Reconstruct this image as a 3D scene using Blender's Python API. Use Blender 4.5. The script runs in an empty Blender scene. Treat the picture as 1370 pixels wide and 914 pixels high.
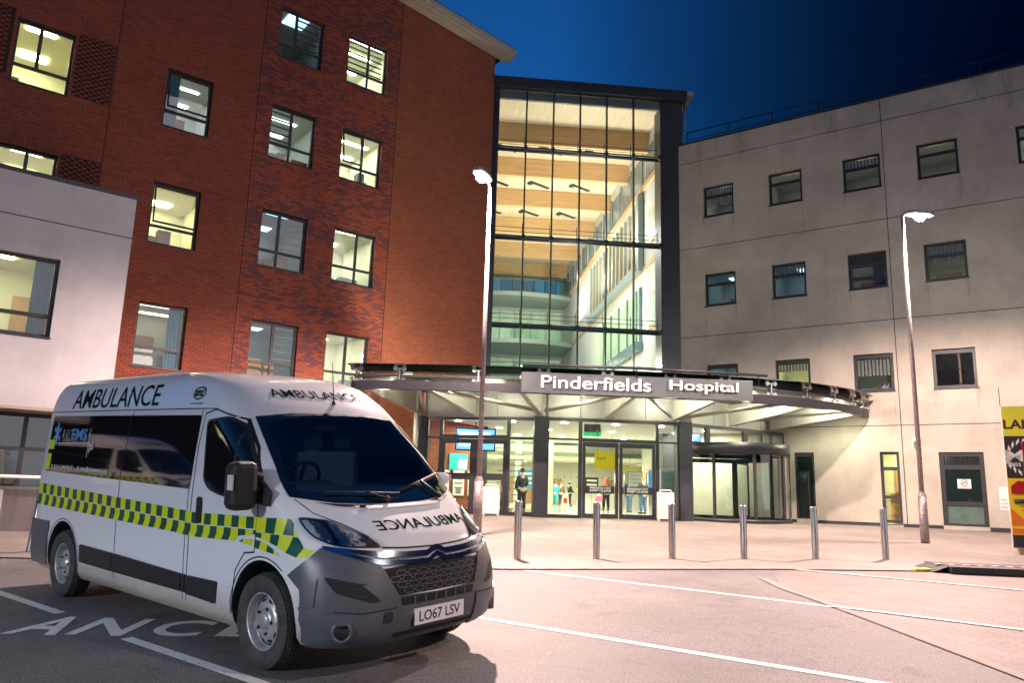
import bpy, bmesh, math, random
from mathutils import Vector, Matrix
random.seed(7)
SC = bpy.context.scene
COL = SC.collection
R = math.radians
PI = math.pi

# ---------------------------------------------------------------- helpers
class MB:
    """collects shapes and links them as one mesh object"""
    def __init__(self): self.bm = bmesh.new(); self.mi = 0
    def face(self, pts):
        vs = [self.bm.verts.new(p) for p in pts]
        try:
            f = self.bm.faces.new(vs); f.material_index = self.mi; return f
        except ValueError: return None
    def box(self, x0, x1, y0, y1, z0, z1, M=None):
        c = [Vector((x, y, z)) for z in (z0, z1) for y in (y0, y1) for x in (x0, x1)]
        if M is not None: c = [M @ p for p in c]
        v = [self.bm.verts.new(p) for p in c]
        for q in ((0, 2, 3, 1), (4, 5, 7, 6), (0, 1, 5, 4), (2, 6, 7, 3), (0, 4, 6, 2), (1, 3, 7, 5)):
            f = self.bm.faces.new([v[i] for i in q]); f.material_index = self.mi
        return self
    def prism(self, pts, ext):
        """planar polygon pts pushed along ext"""
        ext = Vector(ext); a = [self.bm.verts.new(p) for p in pts]; b = [self.bm.verts.new(Vector(p) + ext) for p in pts]
        n = len(a)
        fs = [self.bm.faces.new(list(reversed(a))), self.bm.faces.new(b)]
        for i in range(n): fs.append(self.bm.faces.new((a[i], a[(i + 1) % n], b[(i + 1) % n], b[i])))
        for f in fs: f.material_index = self.mi
        return self
    def tube(self, pts, r, seg=10, caps=True, r1=None):
        pts = [Vector(p) for p in pts]; rings = []
        n = len(pts)
        for i, p in enumerate(pts):
            d = (pts[min(i + 1, n - 1)] - pts[max(i - 1, 0)]).normalized()
            up = Vector((0, 0, 1)) if abs(d.z) < .95 else Vector((1, 0, 0))
            a = d.cross(up).normalized(); b = d.cross(a).normalized()
            rr = r if r1 is None else r + (r1 - r) * i / max(1, n - 1)
            rings.append([self.bm.verts.new(p + a * rr * math.cos(2 * PI * k / seg) + b * rr * math.sin(2 * PI * k / seg)) for k in range(seg)])
        for A, B in zip(rings, rings[1:]):
            for k in range(seg):
                f = self.bm.faces.new((A[k], A[(k + 1) % seg], B[(k + 1) % seg], B[k])); f.smooth = True; f.material_index = self.mi
        if caps:
            for A in (list(reversed(rings[0])), rings[-1]):
                f = self.bm.faces.new(A); f.material_index = self.mi
        return self
    def lathe(self, prof, M=None, seg=32, a0=0, a1=2 * PI):
        """prof: (radius, height) pairs about local z"""
        M = M or Matrix(); full = abs(a1 - a0 - 2 * PI) < 1e-6
        n = seg if full else seg + 1; rings = []
        for r, z in prof:
            rings.append([self.bm.verts.new(M @ Vector((r * math.cos(a0 + (a1 - a0) * k / seg), r * math.sin(a0 + (a1 - a0) * k / seg), z))) for k in range(n)])
        for A, B in zip(rings, rings[1:]):
            for k in range(seg):
                try:
                    f = self.bm.faces.new((A[k], A[(k + 1) % n], B[(k + 1) % n], B[k])); f.smooth = True; f.material_index = self.mi
                except ValueError: pass
        return self
    def ball(self, c, r, sx=1, sy=1, sz=1, seg=12):
        M = Matrix.Translation(c) @ Matrix.Diagonal((r * sx, r * sy, r * sz, 1))
        g = bmesh.ops.create_uvsphere(self.bm, u_segments=seg, v_segments=max(6, seg * 2 // 3), radius=1, matrix=M)
        for v in g['verts']:
            for f in v.link_faces: f.smooth = True; f.material_index = self.mi
        return self
    def build(self, name, m, parent=None, M=None, sharp=35, bevel=0, weld=False):
        if weld: bmesh.ops.remove_doubles(self.bm, verts=self.bm.verts, dist=1e-5)
        bmesh.ops.recalc_face_normals(self.bm, faces=self.bm.faces) if not getattr(self, 'keep', False) else None
        me = bpy.data.meshes.new(name); self.bm.to_mesh(me); self.bm.free()
        for k in (m if isinstance(m, (list, tuple)) else [m]): me.materials.append(k)
        o = bpy.data.objects.new(name, me); COL.objects.link(o)
        if parent is not None: o.parent = parent
        if M is not None: o.matrix_local = M
        if bevel:
            b = o.modifiers.new('edge', 'BEVEL'); b.width = bevel; b.segments = 2; b.limit_method = 'ANGLE'; b.angle_limit = R(40)
        return o

def tag(o, label=None, cat=None, group=None, kind=None):
    if label: o['label'] = label
    if cat: o['category'] = cat
    if group: o['group'] = group
    if kind: o['kind'] = kind
    return o
def thing(name, label, cat, M=None, group=None):
    o = bpy.data.objects.new(name, None); COL.objects.link(o); o.empty_display_size = .2
    if M is not None: o.matrix_world = M
    return tag(o, label, cat, group)
def T(x, y, z=0, rz=0): return Matrix.Translation((x, y, z)) @ Matrix.Rotation(rz, 4, 'Z')
def copy_tree(o, parent=None, M=None):
    c = o.copy(); COL.objects.link(c)
    if parent is not None: c.parent = parent; c.matrix_parent_inverse = o.matrix_parent_inverse.copy()
    if M is not None: c.matrix_world = M
    for ch in [x for x in bpy.data.objects if x.parent == o]: copy_tree(ch, c)
    return c

# ---------------------------------------------------------------- materials
def nodes(name):
    m = bpy.data.materials.new(name); m.use_nodes = True; nt = m.node_tree
    return m, nt, nt.nodes['Principled BSDF'], lambda t, **k: _n(nt, t, k)
def _n(nt, t, k):
    n = nt.nodes.new(t)
    for a, v in k.items(): setattr(n, a, v)
    return n
def rgba(c): return (c[0], c[1], c[2], 1)
def mat(name, col, rough=.5, metal=0, var=0, vscale=3, bump=0, bscale=40, coat=0, spec=.5, emit=0, ecol=None, vcol=None, stretch=None):
    m, nt, b, N = nodes(name); L = nt.links.new
    b.inputs['Base Color'].default_value = rgba(col); b.inputs['Roughness'].default_value = rough
    b.inputs['Metallic'].default_value = metal; b.inputs['Coat Weight'].default_value = coat
    b.inputs['Coat Roughness'].default_value = .06
    b.inputs['Specular IOR Level'].default_value = spec
    if emit:
        b.inputs['Emission Color'].default_value = rgba(ecol or col); b.inputs['Emission Strength'].default_value = emit
    tc = N('ShaderNodeTexCoord'); vec = tc.outputs['Object']
    if stretch:
        mp = N('ShaderNodeMapping'); mp.inputs['Scale'].default_value = stretch; L(vec, mp.inputs[0]); vec = mp.outputs[0]
    if var:
        n1 = N('ShaderNodeTexNoise'); n1.inputs['Scale'].default_value = vscale; n1.inputs['Detail'].default_value = 8; n1.inputs['Roughness'].default_value = .62
        L(vec, n1.inputs['Vector'])
        cr = N('ShaderNodeValToRGB'); cr.color_ramp.elements[0].position = .3; cr.color_ramp.elements[1].position = .72
        d = vcol or [x * (1 - var) for x in col]; h = [min(1, x * (1 + var * .35)) for x in col]
        cr.color_ramp.elements[0].color = rgba(d); cr.color_ramp.elements[1].color = rgba(h)
        L(n1.outputs['Fac'], cr.inputs[0]); L(cr.outputs[0], b.inputs['Base Color'])
        rr = N('ShaderNodeMapRange'); rr.inputs[3].default_value = max(.02, rough - .08); rr.inputs[4].default_value = min(1, rough + .1)
        L(n1.outputs['Fac'], rr.inputs[0]); L(rr.outputs[0], b.inputs['Roughness'])
    if bump:
        n2 = N('ShaderNodeTexNoise'); n2.inputs['Scale'].default_value = bscale; n2.inputs['Detail'].default_value = 5
        L(vec, n2.inputs['Vector']); bp = N('ShaderNodeBump'); bp.inputs['Strength'].default_value = bump; bp.inputs['Distance'].default_value = .02
        L(n2.outputs['Fac'], bp.inputs['Height']); L(bp.outputs[0], b.inputs['Normal'])
    return m
def glass(name, tint=(.9, 1, .96), gloss=1., rough=.01, extra=.0):
    """single sheet of glass: lets light straight through, mirrors by angle"""
    m, nt, b, N = nodes(name); L = nt.links.new; nt.nodes.remove(b)
    tr = N('ShaderNodeBsdfTransparent'); tr.inputs[0].default_value = rgba(tint)
    gl = N('ShaderNodeBsdfGlossy'); gl.inputs['Roughness'].default_value = rough; gl.inputs[0].default_value = (gloss, gloss, gloss, 1)
    fr = N('ShaderNodeFresnel'); fr.inputs[0].default_value = 1.52
    ad = N('ShaderNodeMath', operation='MULTIPLY_ADD'); ad.inputs[1].default_value = 1.5; ad.inputs[2].default_value = extra; ad.use_clamp = True
    mx = N('ShaderNodeMixShader'); L(fr.outputs[0], ad.inputs[0]); L(ad.outputs[0], mx.inputs[0]); L(tr.outputs[0], mx.inputs[1]); L(gl.outputs[0], mx.inputs[2])
    L(mx.outputs[0], nt.nodes['Material Output'].inputs[0]); return m
def emis(name, col, s):
    m, nt, b, N = nodes(name); b.inputs['Base Color'].default_value = rgba(col)
    b.inputs['Emission Color'].default_value = rgba(col); b.inputs['Emission Strength'].default_value = s; return m

def brick_mat(name, c1, c2, mortar, blue=0, flip=False):
    """wall lies in local x / z; brick courses 75 mm"""
    m, nt, b, N = nodes(name); L = nt.links.new
    tc = N('ShaderNodeTexCoord'); sp = N('ShaderNodeSeparateXYZ'); L(tc.outputs['Object'], sp.inputs[0])
    ax = N('ShaderNodeMath', operation='ADD'); L(sp.outputs[0], ax.inputs[0]); L(sp.outputs[1], ax.inputs[1])
    cb = N('ShaderNodeCombineXYZ'); L(ax.outputs[0], cb.inputs[0]); L(sp.outputs[2], cb.inputs[1])
    br = N('ShaderNodeTexBrick'); br.offset = .5; L(cb.outputs[0], br.inputs['Vector'])
    br.inputs['Scale'].default_value = 1; br.inputs['Brick Width'].default_value = .225; br.inputs['Row Height'].default_value = .075
    br.inputs['Mortar Size'].default_value = .009; br.inputs['Mortar Smooth'].default_value = .2; br.inputs['Bias'].default_value = -.1
    br.inputs['Color1'].default_value = (0, 0, 0, 1); br.inputs['Color2'].default_value = (1, 1, 1, 1); br.inputs['Mortar'].default_value = (.5, .5, .5, 1)
    n1 = N('ShaderNodeTexNoise'); n1.inputs['Scale'].default_value = .35; n1.inputs['Detail'].default_value = 6; n1.inputs['Roughness'].default_value = .7; L(cb.outputs[0], n1.inputs['Vector'])
    mix = N('ShaderNodeMix', data_type='RGBA'); mix.inputs[6].default_value = rgba(c1); mix.inputs[7].default_value = rgba(c2); L(br.outputs['Color'], mix.inputs[0])
    col = mix.outputs[2]
    if blue:
        mp = N('ShaderNodeMapping'); mp.inputs['Scale'].default_value = (.32, 1.1, 1); L(cb.outputs[0], mp.inputs[0])
        n2 = N('ShaderNodeTexNoise'); n2.inputs['Scale'].default_value = 1.1; n2.inputs['Detail'].default_value = 5; L(mp.outputs[0], n2.inputs['Vector'])
        ad = N('ShaderNodeMath', operation='ADD'); L(n2.outputs['Fac'], ad.inputs[0])
        sc = N('ShaderNodeMath', operation='MULTIPLY'); sc.inputs[1].default_value = .38; L(br.outputs['Color'], sc.inputs[0]); L(sc.outputs[0], ad.inputs[1])
        mr = N('ShaderNodeMapRange'); mr.inputs[1].default_value = .62; mr.inputs[2].default_value = .74; mr.inputs[4].default_value = blue; L(ad.outputs[0], mr.inputs[0])
        mb = N('ShaderNodeMix', data_type='RGBA'); mb.inputs[7].default_value = (.085, .05, .085, 1); L(mr.outputs[0], mb.inputs[0]); L(col, mb.inputs[6]); col = mb.outputs[2]
    mv = N('ShaderNodeMapRange'); mv.inputs[1].default_value = .3; mv.inputs[2].default_value = .75; mv.inputs[3].default_value = .8; mv.inputs[4].default_value = 1.15; L(n1.outputs['Fac'], mv.inputs[0])
    vm = N('ShaderNodeMix', data_type='RGBA', blend_type='MULTIPLY'); vm.inputs[0].default_value = 1; L(col, vm.inputs[6]); L(mv.outputs[0], vm.inputs[7])
    mm = N('ShaderNodeMix', data_type='RGBA'); mm.inputs[7].default_value = rgba(mortar); L(br.outputs['Fac'], mm.inputs[0]); L(vm.outputs[2], mm.inputs[6])
    L(mm.outputs[2], b.inputs['Base Color']); b.inputs['Roughness'].default_value = .82; b.inputs['Specular IOR Level'].default_value = .3
    bp = N('ShaderNodeBump'); bp.inputs['Strength'].default_value = .6; bp.inputs['Distance'].default_value = .01; bp.invert = True
    L(br.outputs['Fac'], bp.inputs['Height']); L(bp.outputs[0], b.inputs['Normal'])
    return m
def render_mat(name, col, dark=.75, streak=.5):
    """painted render with faint trowel patches and rain streaks"""
    m, nt, b, N = nodes(name); L = nt.links.new
    tc = N('ShaderNodeTexCoord'); v = tc.outputs['Object']
    n1 = N('ShaderNodeTexNoise'); n1.inputs['Scale'].default_value = .7; n1.inputs['Detail'].default_value = 9; n1.inputs['Roughness'].default_value = .65; L(v, n1.inputs['Vector'])
    mp = N('ShaderNodeMapping'); mp.inputs['Scale'].default_value = (3.5, 3.5, .16); L(v, mp.inputs[0])
    n2 = N('ShaderNodeTexNoise'); n2.inputs['Scale'].default_value = 1.6; n2.inputs['Detail'].default_value = 6; L(mp.outputs[0], n2.inputs['Vector'])
    m1 = N('ShaderNodeMapRange'); m1.inputs[1].default_value = .32; m1.inputs[2].default_value = .62; m1.inputs[3].default_value = dark; m1.inputs[4].default_value = 1; L(n1.outputs['Fac'], m1.inputs[0])
    m2 = N('ShaderNodeMapRange'); m2.inputs[1].default_value = .3; m2.inputs[2].default_value = .5; m2.inputs[3].default_value = 1 - .32 * streak; m2.inputs[4].default_value = 1; L(n2.outputs['Fac'], m2.inputs[0])
    mu = N('ShaderNodeMath', operation='MULTIPLY'); L(m1.outputs[0], mu.inputs[0]); L(m2.outputs[0], mu.inputs[1])
    vm = N('ShaderNodeMix', data_type='RGBA', blend_type='MULTIPLY'); vm.inputs[0].default_value = 1; vm.inputs[6].default_value = rgba(col); L(mu.outputs[0], vm.inputs[7])
    L(vm.outputs[2], b.inputs['Base Color']); b.inputs['Roughness'].default_value = .85; b.inputs['Specular IOR Level'].default_value = .25
    n3 = N('ShaderNodeTexNoise'); n3.inputs['Scale'].default_value = 60; n3.inputs['Detail'].default_value = 4; L(v, n3.inputs['Vector'])
    bp = N('ShaderNodeBump'); bp.inputs['Strength'].default_value = .12; bp.inputs['Distance'].default_value = .01; L(n3.outputs['Fac'], bp.inputs['Height']); L(bp.outputs[0], b.inputs['Normal'])
    return m
def asphalt_mat(name, c0, c1, grain=75):
    m, nt, b, N = nodes(name); L = nt.links.new
    tc = N('ShaderNodeTexCoord'); v = tc.outputs['Object']
    n1 = N('ShaderNodeTexNoise'); n1.inputs['Scale'].default_value = grain; n1.inputs['Detail'].default_value = 3; L(v, n1.inputs['Vector'])
    n2 = N('ShaderNodeTexNoise'); n2.inputs['Scale'].default_value = .55; n2.inputs['Detail'].default_value = 9; n2.inputs['Roughness'].default_value = .68; L(v, n2.inputs['Vector'])
    vo = N('ShaderNodeTexVoronoi'); vo.inputs['Scale'].default_value = 48; L(v, vo.inputs['Vector'])
    m1 = N('ShaderNodeMapRange'); m1.inputs[1].default_value = .33; m1.inputs[2].default_value = .68; L(n1.outputs['Fac'], m1.inputs[0])
    mix = N('ShaderNodeMix', data_type='RGBA'); mix.inputs[6].default_value = rgba(c0); mix.inputs[7].default_value = rgba(c1); L(m1.outputs[0], mix.inputs[0])
    m2 = N('ShaderNodeMapRange'); m2.inputs[1].default_value = .3; m2.inputs[2].default_value = .7; m2.inputs[3].default_value = .55; m2.inputs[4].default_value = 1.25; L(n2.outputs['Fac'], m2.inputs[0])
    vm = N('ShaderNodeMix', data_type='RGBA', blend_type='MULTIPLY'); vm.inputs[0].default_value = 1; L(mix.outputs[2], vm.inputs[6]); L(m2.outputs[0], vm.inputs[7])
    sp = N('ShaderNodeMapRange'); sp.inputs[1].default_value = .0; sp.inputs[2].default_value = .12; sp.inputs[3].default_value = 1.9; sp.inputs[4].default_value = 1; L(vo.outputs['Distance'], sp.inputs[0])
    v2 = N('ShaderNodeMix', data_type='RGBA', blend_type='MULTIPLY'); v2.inputs[0].default_value = 1; L(vm.outputs[2], v2.inputs[6]); L(sp.outputs[0], v2.inputs[7])
    # hairline cracks and old oil spots
    n4 = N('ShaderNodeTexNoise'); n4.inputs['Scale'].default_value = 1.3; n4.inputs['Detail'].default_value = 6; L(v, n4.inputs['Vector'])
    va = N('ShaderNodeVectorMath', operation='MULTIPLY_ADD'); va.inputs[1].default_value = (1.1, 1.1, 0); L(n4.outputs['Color'], va.inputs[0]); L(v, va.inputs[2])
    vc = N('ShaderNodeTexVoronoi', feature='DISTANCE_TO_EDGE'); vc.inputs['Scale'].default_value = .27; L(va.outputs[0], vc.inputs['Vector'])
    c1_ = N('ShaderNodeMapRange'); c1_.inputs[1].default_value = .0; c1_.inputs[2].default_value = .006; c1_.inputs[3].default_value = .82; c1_.inputs[4].default_value = 1; L(vc.outputs['Distance'], c1_.inputs[0])
    n5 = N('ShaderNodeTexNoise'); n5.inputs['Scale'].default_value = 2.4; n5.inputs['Detail'].default_value = 5; n5.inputs['Roughness'].default_value = .6; L(v, n5.inputs['Vector'])
    c2_ = N('ShaderNodeMapRange'); c2_.inputs[1].default_value = .30; c2_.inputs[2].default_value = .42; c2_.inputs[3].default_value = .66; c2_.inputs[4].default_value = 1; L(n5.outputs['Fac'], c2_.inputs[0])
    cm = N('ShaderNodeMath', operation='MULTIPLY'); L(c1_.outputs[0], cm.inputs[0]); L(c2_.outputs[0], cm.inputs[1])
    v3 = N('ShaderNodeMix', data_type='RGBA', blend_type='MULTIPLY'); v3.inputs[0].default_value = 1; L(v2.outputs[2], v3.inputs[6]); L(cm.outputs[0], v3.inputs[7])
    L(v3.outputs[2], b.inputs['Base Color'])
    rr = N('ShaderNodeMapRange'); rr.inputs[3].default_value = .55; rr.inputs[4].default_value = .85; L(n2.outputs['Fac'], rr.inputs[0]); L(rr.outputs[0], b.inputs['Roughness'])
    bp = N('ShaderNodeBump'); bp.inputs['Strength'].default_value = .55; bp.inputs['Distance'].default_value = .006; L(n1.outputs['Fac'], bp.inputs['Height']); L(bp.outputs[0], b.inputs['Normal'])
    return m
def paving_mat(name, c0, c1, w, h, ang, joint=.006, gap=.55):
    m, nt, b, N = nodes(name); L = nt.links.new
    tc = N('ShaderNodeTexCoord'); mp = N('ShaderNodeMapping'); mp.inputs['Rotation'].default_value = (0, 0, ang); L(tc.outputs['Object'], mp.inputs[0]); v = mp.outputs[0]
    br = N('ShaderNodeTexBrick'); br.inputs['Scale'].default_value = 1; br.inputs['Brick Width'].default_value = w; br.inputs['Row Height'].default_value = h
    br.inputs['Mortar Size'].default_value = joint; br.inputs['Mortar Smooth'].default_value = .3; br.inputs['Color1'].default_value = rgba(c0); br.inputs['Color2'].default_value = rgba(c1)
    br.inputs['Mortar'].default_value = rgba([x * gap for x in c0]); L(v, br.inputs['Vector'])
    n2 = N('ShaderNodeTexNoise'); n2.inputs['Scale'].default_value = .5; n2.inputs['Detail'].default_value = 9; n2.inputs['Roughness'].default_value = .7; L(v, n2.inputs['Vector'])
    n1 = N('ShaderNodeTexNoise'); n1.inputs['Scale'].default_value = 60; n1.inputs['Detail'].default_value = 4; L(v, n1.inputs['Vector'])
    m2 = N('ShaderNodeMapRange'); m2.inputs[1].default_value = .3; m2.inputs[2].default_value = .7; m2.inputs[3].default_value = .72; m2.inputs[4].default_value = 1.15; L(n2.outputs['Fac'], m2.inputs[0])
    m3 = N('ShaderNodeMapRange'); m3.inputs[1].default_value = .3; m3.inputs[2].default_value = .7; m3.inputs[3].default_value = .8; m3.inputs[4].default_value = 1.1; L(n1.outputs['Fac'], m3.inputs[0])
    mu = N('ShaderNodeMath', operation='MULTIPLY'); L(m2.outputs[0], mu.inputs[0]); L(m3.outputs[0], mu.inputs[1])
    vm = N('ShaderNodeMix', data_type='RGBA', blend_type='MULTIPLY'); vm.inputs[0].default_value = 1; L(br.outputs['Color'], vm.inputs[6]); L(mu.outputs[0], vm.inputs[7])
    L(vm.outputs[2], b.inputs['Base Color']); b.inputs['Roughness'].default_value = .7
    bp = N('ShaderNodeBump'); bp.inputs['Strength'].default_value = .4; bp.inputs['Distance'].default_value = .006; bp.invert = True; L(br.outputs['Fac'], bp.inputs['Height']); L(bp.outputs[0], b.inputs['Normal'])
    return m

M_ = dict(
    frame=mat('window_frame_grey', (.022, .025, .03), .45, var=.3),
    column=mat('dark_cladding', (.03, .033, .042), .4, var=.25, vscale=1.5),
    steel=mat('brushed_steel', (.62, .58, .56), .28, 1, var=.25, vscale=20, stretch=(1, 1, .1)),
    galv=mat('galvanised_steel', (.42, .40, .40), .5, .7, var=.35, vscale=14),
    white=mat('white_paint', (.78, .78, .76), .5, var=.08),
    grey=mat('mid_grey', (.22, .225, .23), .5, var=.15),
    light=mat('pale_soffit', (.62, .62, .57), .55, var=.12),
    black=mat('black_rubber', (.012, .012, .013), .6, var=.2),
    joint=mat('dark_joint', (.01, .01, .011), .8),
    glass=glass('clear_glass', (.93, .99, .96)),
    gglass=glass('green_edge_glass', (.72, .93, .82), extra=.05),
    plaster=mat('interior_wall', (.72, .71, .62), .7, var=.06),
    timber=mat('laminated_timber', (.62, .40, .19), .5, var=.25, vscale=2.2, stretch=(.35, 6, 6)),
)

# ---------------------------------------------------------------- terrain: rises gently towards the entrance
def gz(y):
    if y < 0: y = 0 + y * .05
    k = .6; t = (y - 10) / k
    sp = t if t > 30 else math.log1p(math.exp(t))
    z = .05 * (y - 6.47) - .0213 * k * sp
    return min(z, .665)
YC = [-140, -60, -20, -5, 0, 2, 4, 6, 7, 8, 8.5, 9, 9.5, 10, 10.5, 11, 11.5, 12, 14, 18, 22, 25, 26.5, 27.0, 27.2, 27.4, 27.8, 29, 45, 80, 160]
def sheet(name, polys, m, lift, kind='structure', parent=None, thick=0):
    """flat shapes laid on the slope"""
    bm = bmesh.new()
    for p in polys:
        f = bm.faces.new([bm.verts.new((a[0], a[1], 0)) for a in p])
        if f.normal.z < 0: f.normal_flip()
    for y in YC:
        bmesh.ops.bisect_plane(bm, geom=bm.verts[:] + bm.edges[:] + bm.faces[:], plane_co=(0, y, 0), plane_no=(0, 1, 0), dist=1e-5)
    for v in bm.verts: v.co.z = gz(v.co.y) + lift
    bmesh.ops.recalc_face_normals(bm, faces=bm.faces)
    for f in bm.faces:
        f.smooth = False
        if f.normal.z < 0: f.normal_flip()
    me = bpy.data.meshes.new(name); bm.to_mesh(me); bm.free(); me.materials.append(m)
    o = bpy.data.objects.new(name, me); COL.objects.link(o)
    if kind: o['kind'] = kind
    return o
def strip(pts, w):
    out = []
    for a, b in zip(pts, pts[1:]):
        a = Vector(a); b = Vector(b); d = (b - a).normalized(); n = Vector((-d.y, d.x)) * w / 2
        out.append([a + n, a - n, b - n, b + n])
    return out
def text_polys(s, bold=0.0, shear=0):
    """letters as flat polygons in a unit-height box, centred on x"""
    cu = bpy.data.curves.new('lettering', 'FONT'); cu.body = s; cu.size = 1; cu.offset = bold; cu.shear = shear; cu.resolution_u = 4; cu.fill_mode = 'FRONT'
    ob = bpy.data.objects.new('lettering', cu); COL.objects.link(ob); bpy.context.view_layer.update()
    dg = bpy.context.evaluated_depsgraph_get(); me = bpy.data.meshes.new_from_object(ob.evaluated_get(dg))
    P = [[Vector((me.vertices[i].co.x, me.vertices[i].co.y)) for i in p.vertices] for p in me.polygons]
    bpy.data.objects.remove(ob); bpy.data.curves.remove(cu); bpy.data.meshes.remove(me)
    xs = [q.x for p in P for q in p]; ys = [q.y for p in P for q in p]
    x0, x1, y0, y1 = min(xs), max(xs), min(ys), max(ys)
    return P, x0, x1, y0, y1
def fit_text(s, a0, a1, b0, b1, bold=0, mirror=False, shear=0):
    """letters stretched to fill a rectangle a0..a1 by b0..b1"""
    P, x0, x1, y0, y1 = text_polys(s, bold, shear)
    def f(q):
        t = (q.x - x0) / (x1 - x0)
        if mirror: t = 1 - t
        return Vector((a0 + (a1 - a0) * t, b0 + (b1 - b0) * (q.y - y0) / (y1 - y0)))
    return [[f(q) for q in p] for p in P]
def flat_text(name, s, a0, a1, b0, b1, y, m, parent, bold=0, depth=0, mirror=False, shear=0):
    """lettering on a local x-z face"""
    b = MB(); b.keep = True
    bm2 = bmesh.new()
    for p in fit_text(s, a0, a1, b0, b1, bold, mirror, shear):
        try: bm2.faces.new([bm2.verts.new((q.x, y, q.y)) for q in p])
        except ValueError: pass
    bmesh.ops.remove_doubles(bm2, verts=bm2.verts, dist=1e-5)
    if depth:
        g = bmesh.ops.extrude_face_region(bm2, geom=bm2.faces[:])
        for v in g['geom']:
            if isinstance(v, bmesh.types.BMVert): v.co.y += depth
    bmesh.ops.recalc_face_normals(bm2, faces=bm2.faces)
    b.bm.free(); b.bm = bm2
    return b.build(name, m, parent)
# ---------------------------------------------------------------- camera
cam = bpy.data.cameras.new('camera'); co = bpy.data.objects.new('camera', cam); COL.objects.link(co); SC.camera = co
cam.sensor_width = 36; cam.lens = 36 * 1034.376 / 1370; cam.clip_end = 1000; cam.clip_start = .05
pi_, ro_ = R(11.15569156), R(1.76253511)
fw = Vector((0, math.cos(pi_), math.sin(pi_))); up0 = Vector((0, -math.sin(pi_), math.cos(pi_))); rt0 = Vector((1, 0, 0))
rt = math.cos(ro_) * rt0 + math.sin(ro_) * up0; up = -math.sin(ro_) * rt0 + math.cos(ro_) * up0
co.matrix_world = Matrix(((rt.x, up.x, -fw.x, 0), (rt.y, up.y, -fw.y, 0), (rt.z, up.z, -fw.z, 1.4), (0, 0, 0, 1)))

# ---------------------------------------------------------------- sky
w = bpy.data.worlds.new('World'); SC.world = w; w.use_nodes = True
nt = w.node_tree; bg = nt.nodes['Background']; LK = nt.links.new
sky = nt.nodes.new('ShaderNodeTexSky'); sky.sky_type = 'NISHITA'; sky.sun_disc = False
SUNV = Vector((.75, -.62, .20)).normalized()
sky.sun_elevation = R(3); sky.sun_rotation = math.atan2(SUNV.x, SUNV.y); sky.air_density = 1.0; sky.dust_density = 0; sky.ozone_density = 6
# dusk: the sky darkens towards the night side
tcw = nt.nodes.new('ShaderNodeTexCoord'); spw = nt.nodes.new('ShaderNodeSeparateXYZ'); LK(tcw.outputs['Generated'], spw.inputs[0])
rmp = nt.nodes.new('ShaderNodeMapRange'); rmp.inputs[1].default_value = .04; rmp.inputs[2].default_value = .56; rmp.inputs[3].default_value = 0; rmp.inputs[4].default_value = 1; LK(spw.outputs[0], rmp.inputs[0])
nzw = nt.nodes.new('ShaderNodeTexNoise'); nzw.inputs['Scale'].default_value = 2.2; nzw.inputs['Detail'].default_value = 5; LK(tcw.outputs['Generated'], nzw.inputs['Vector'])
adw = nt.nodes.new('ShaderNodeMath'); adw.operation = 'MULTIPLY_ADD'; adw.inputs[1].default_value = .22; LK(nzw.outputs['Fac'], adw.inputs[0]); LK(rmp.outputs[0], adw.inputs[2])
crw = nt.nodes.new('ShaderNodeValToRGB'); e = crw.color_ramp.elements; e[0].position = .12; e[0].color = (1, 1, 1, 1); e[1].position = 1; e[1].color = (.04, .02, .05, 1)
for ps, c in ((.30, (.62, .62, .62, 1)), (.52, (.32, .32, .32, 1)), (.78, (.10, .09, .11, 1))):
    q = e.new(ps); q.color = c
LK(adw.outputs[0], crw.inputs[0])
mxw = nt.nodes.new('ShaderNodeMix'); mxw.data_type = 'RGBA'; mxw.blend_type = 'MULTIPLY'; mxw.inputs[0].default_value = 1; LK(sky.outputs[0], mxw.inputs[6]); LK(crw.outputs[0], mxw.inputs[7])
LK(mxw.outputs[2], bg.inputs[0]); bg.inputs[1].default_value = .235
fcw = nt.nodes.new('ShaderNodeMapRange'); fcw.inputs[1].default_value = -.35; fcw.inputs[2].default_value = .25; fcw.inputs[3].default_value = .6; fcw.inputs[4].default_value = 1; LK(spw.outputs[1], fcw.inputs[0])
m2w = nt.nodes.new('ShaderNodeMix'); m2w.data_type = 'RGBA'; m2w.blend_type = 'MULTIPLY'; m2w.inputs[0].default_value = 1; LK(mxw.outputs[2], m2w.inputs[6]); LK(fcw.outputs[0], m2w.inputs[7]); LK(m2w.outputs[2], bg.inputs[0])
sl = bpy.data.lights.new('afterglow', 'SUN'); sl.energy = .27; sl.color = (.92, .90, 1); sl.angle = R(28)
so = bpy.data.objects.new('afterglow', sl); COL.objects.link(so); so.rotation_euler = SUNV.to_track_quat('Z', 'Y').to_euler()

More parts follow.
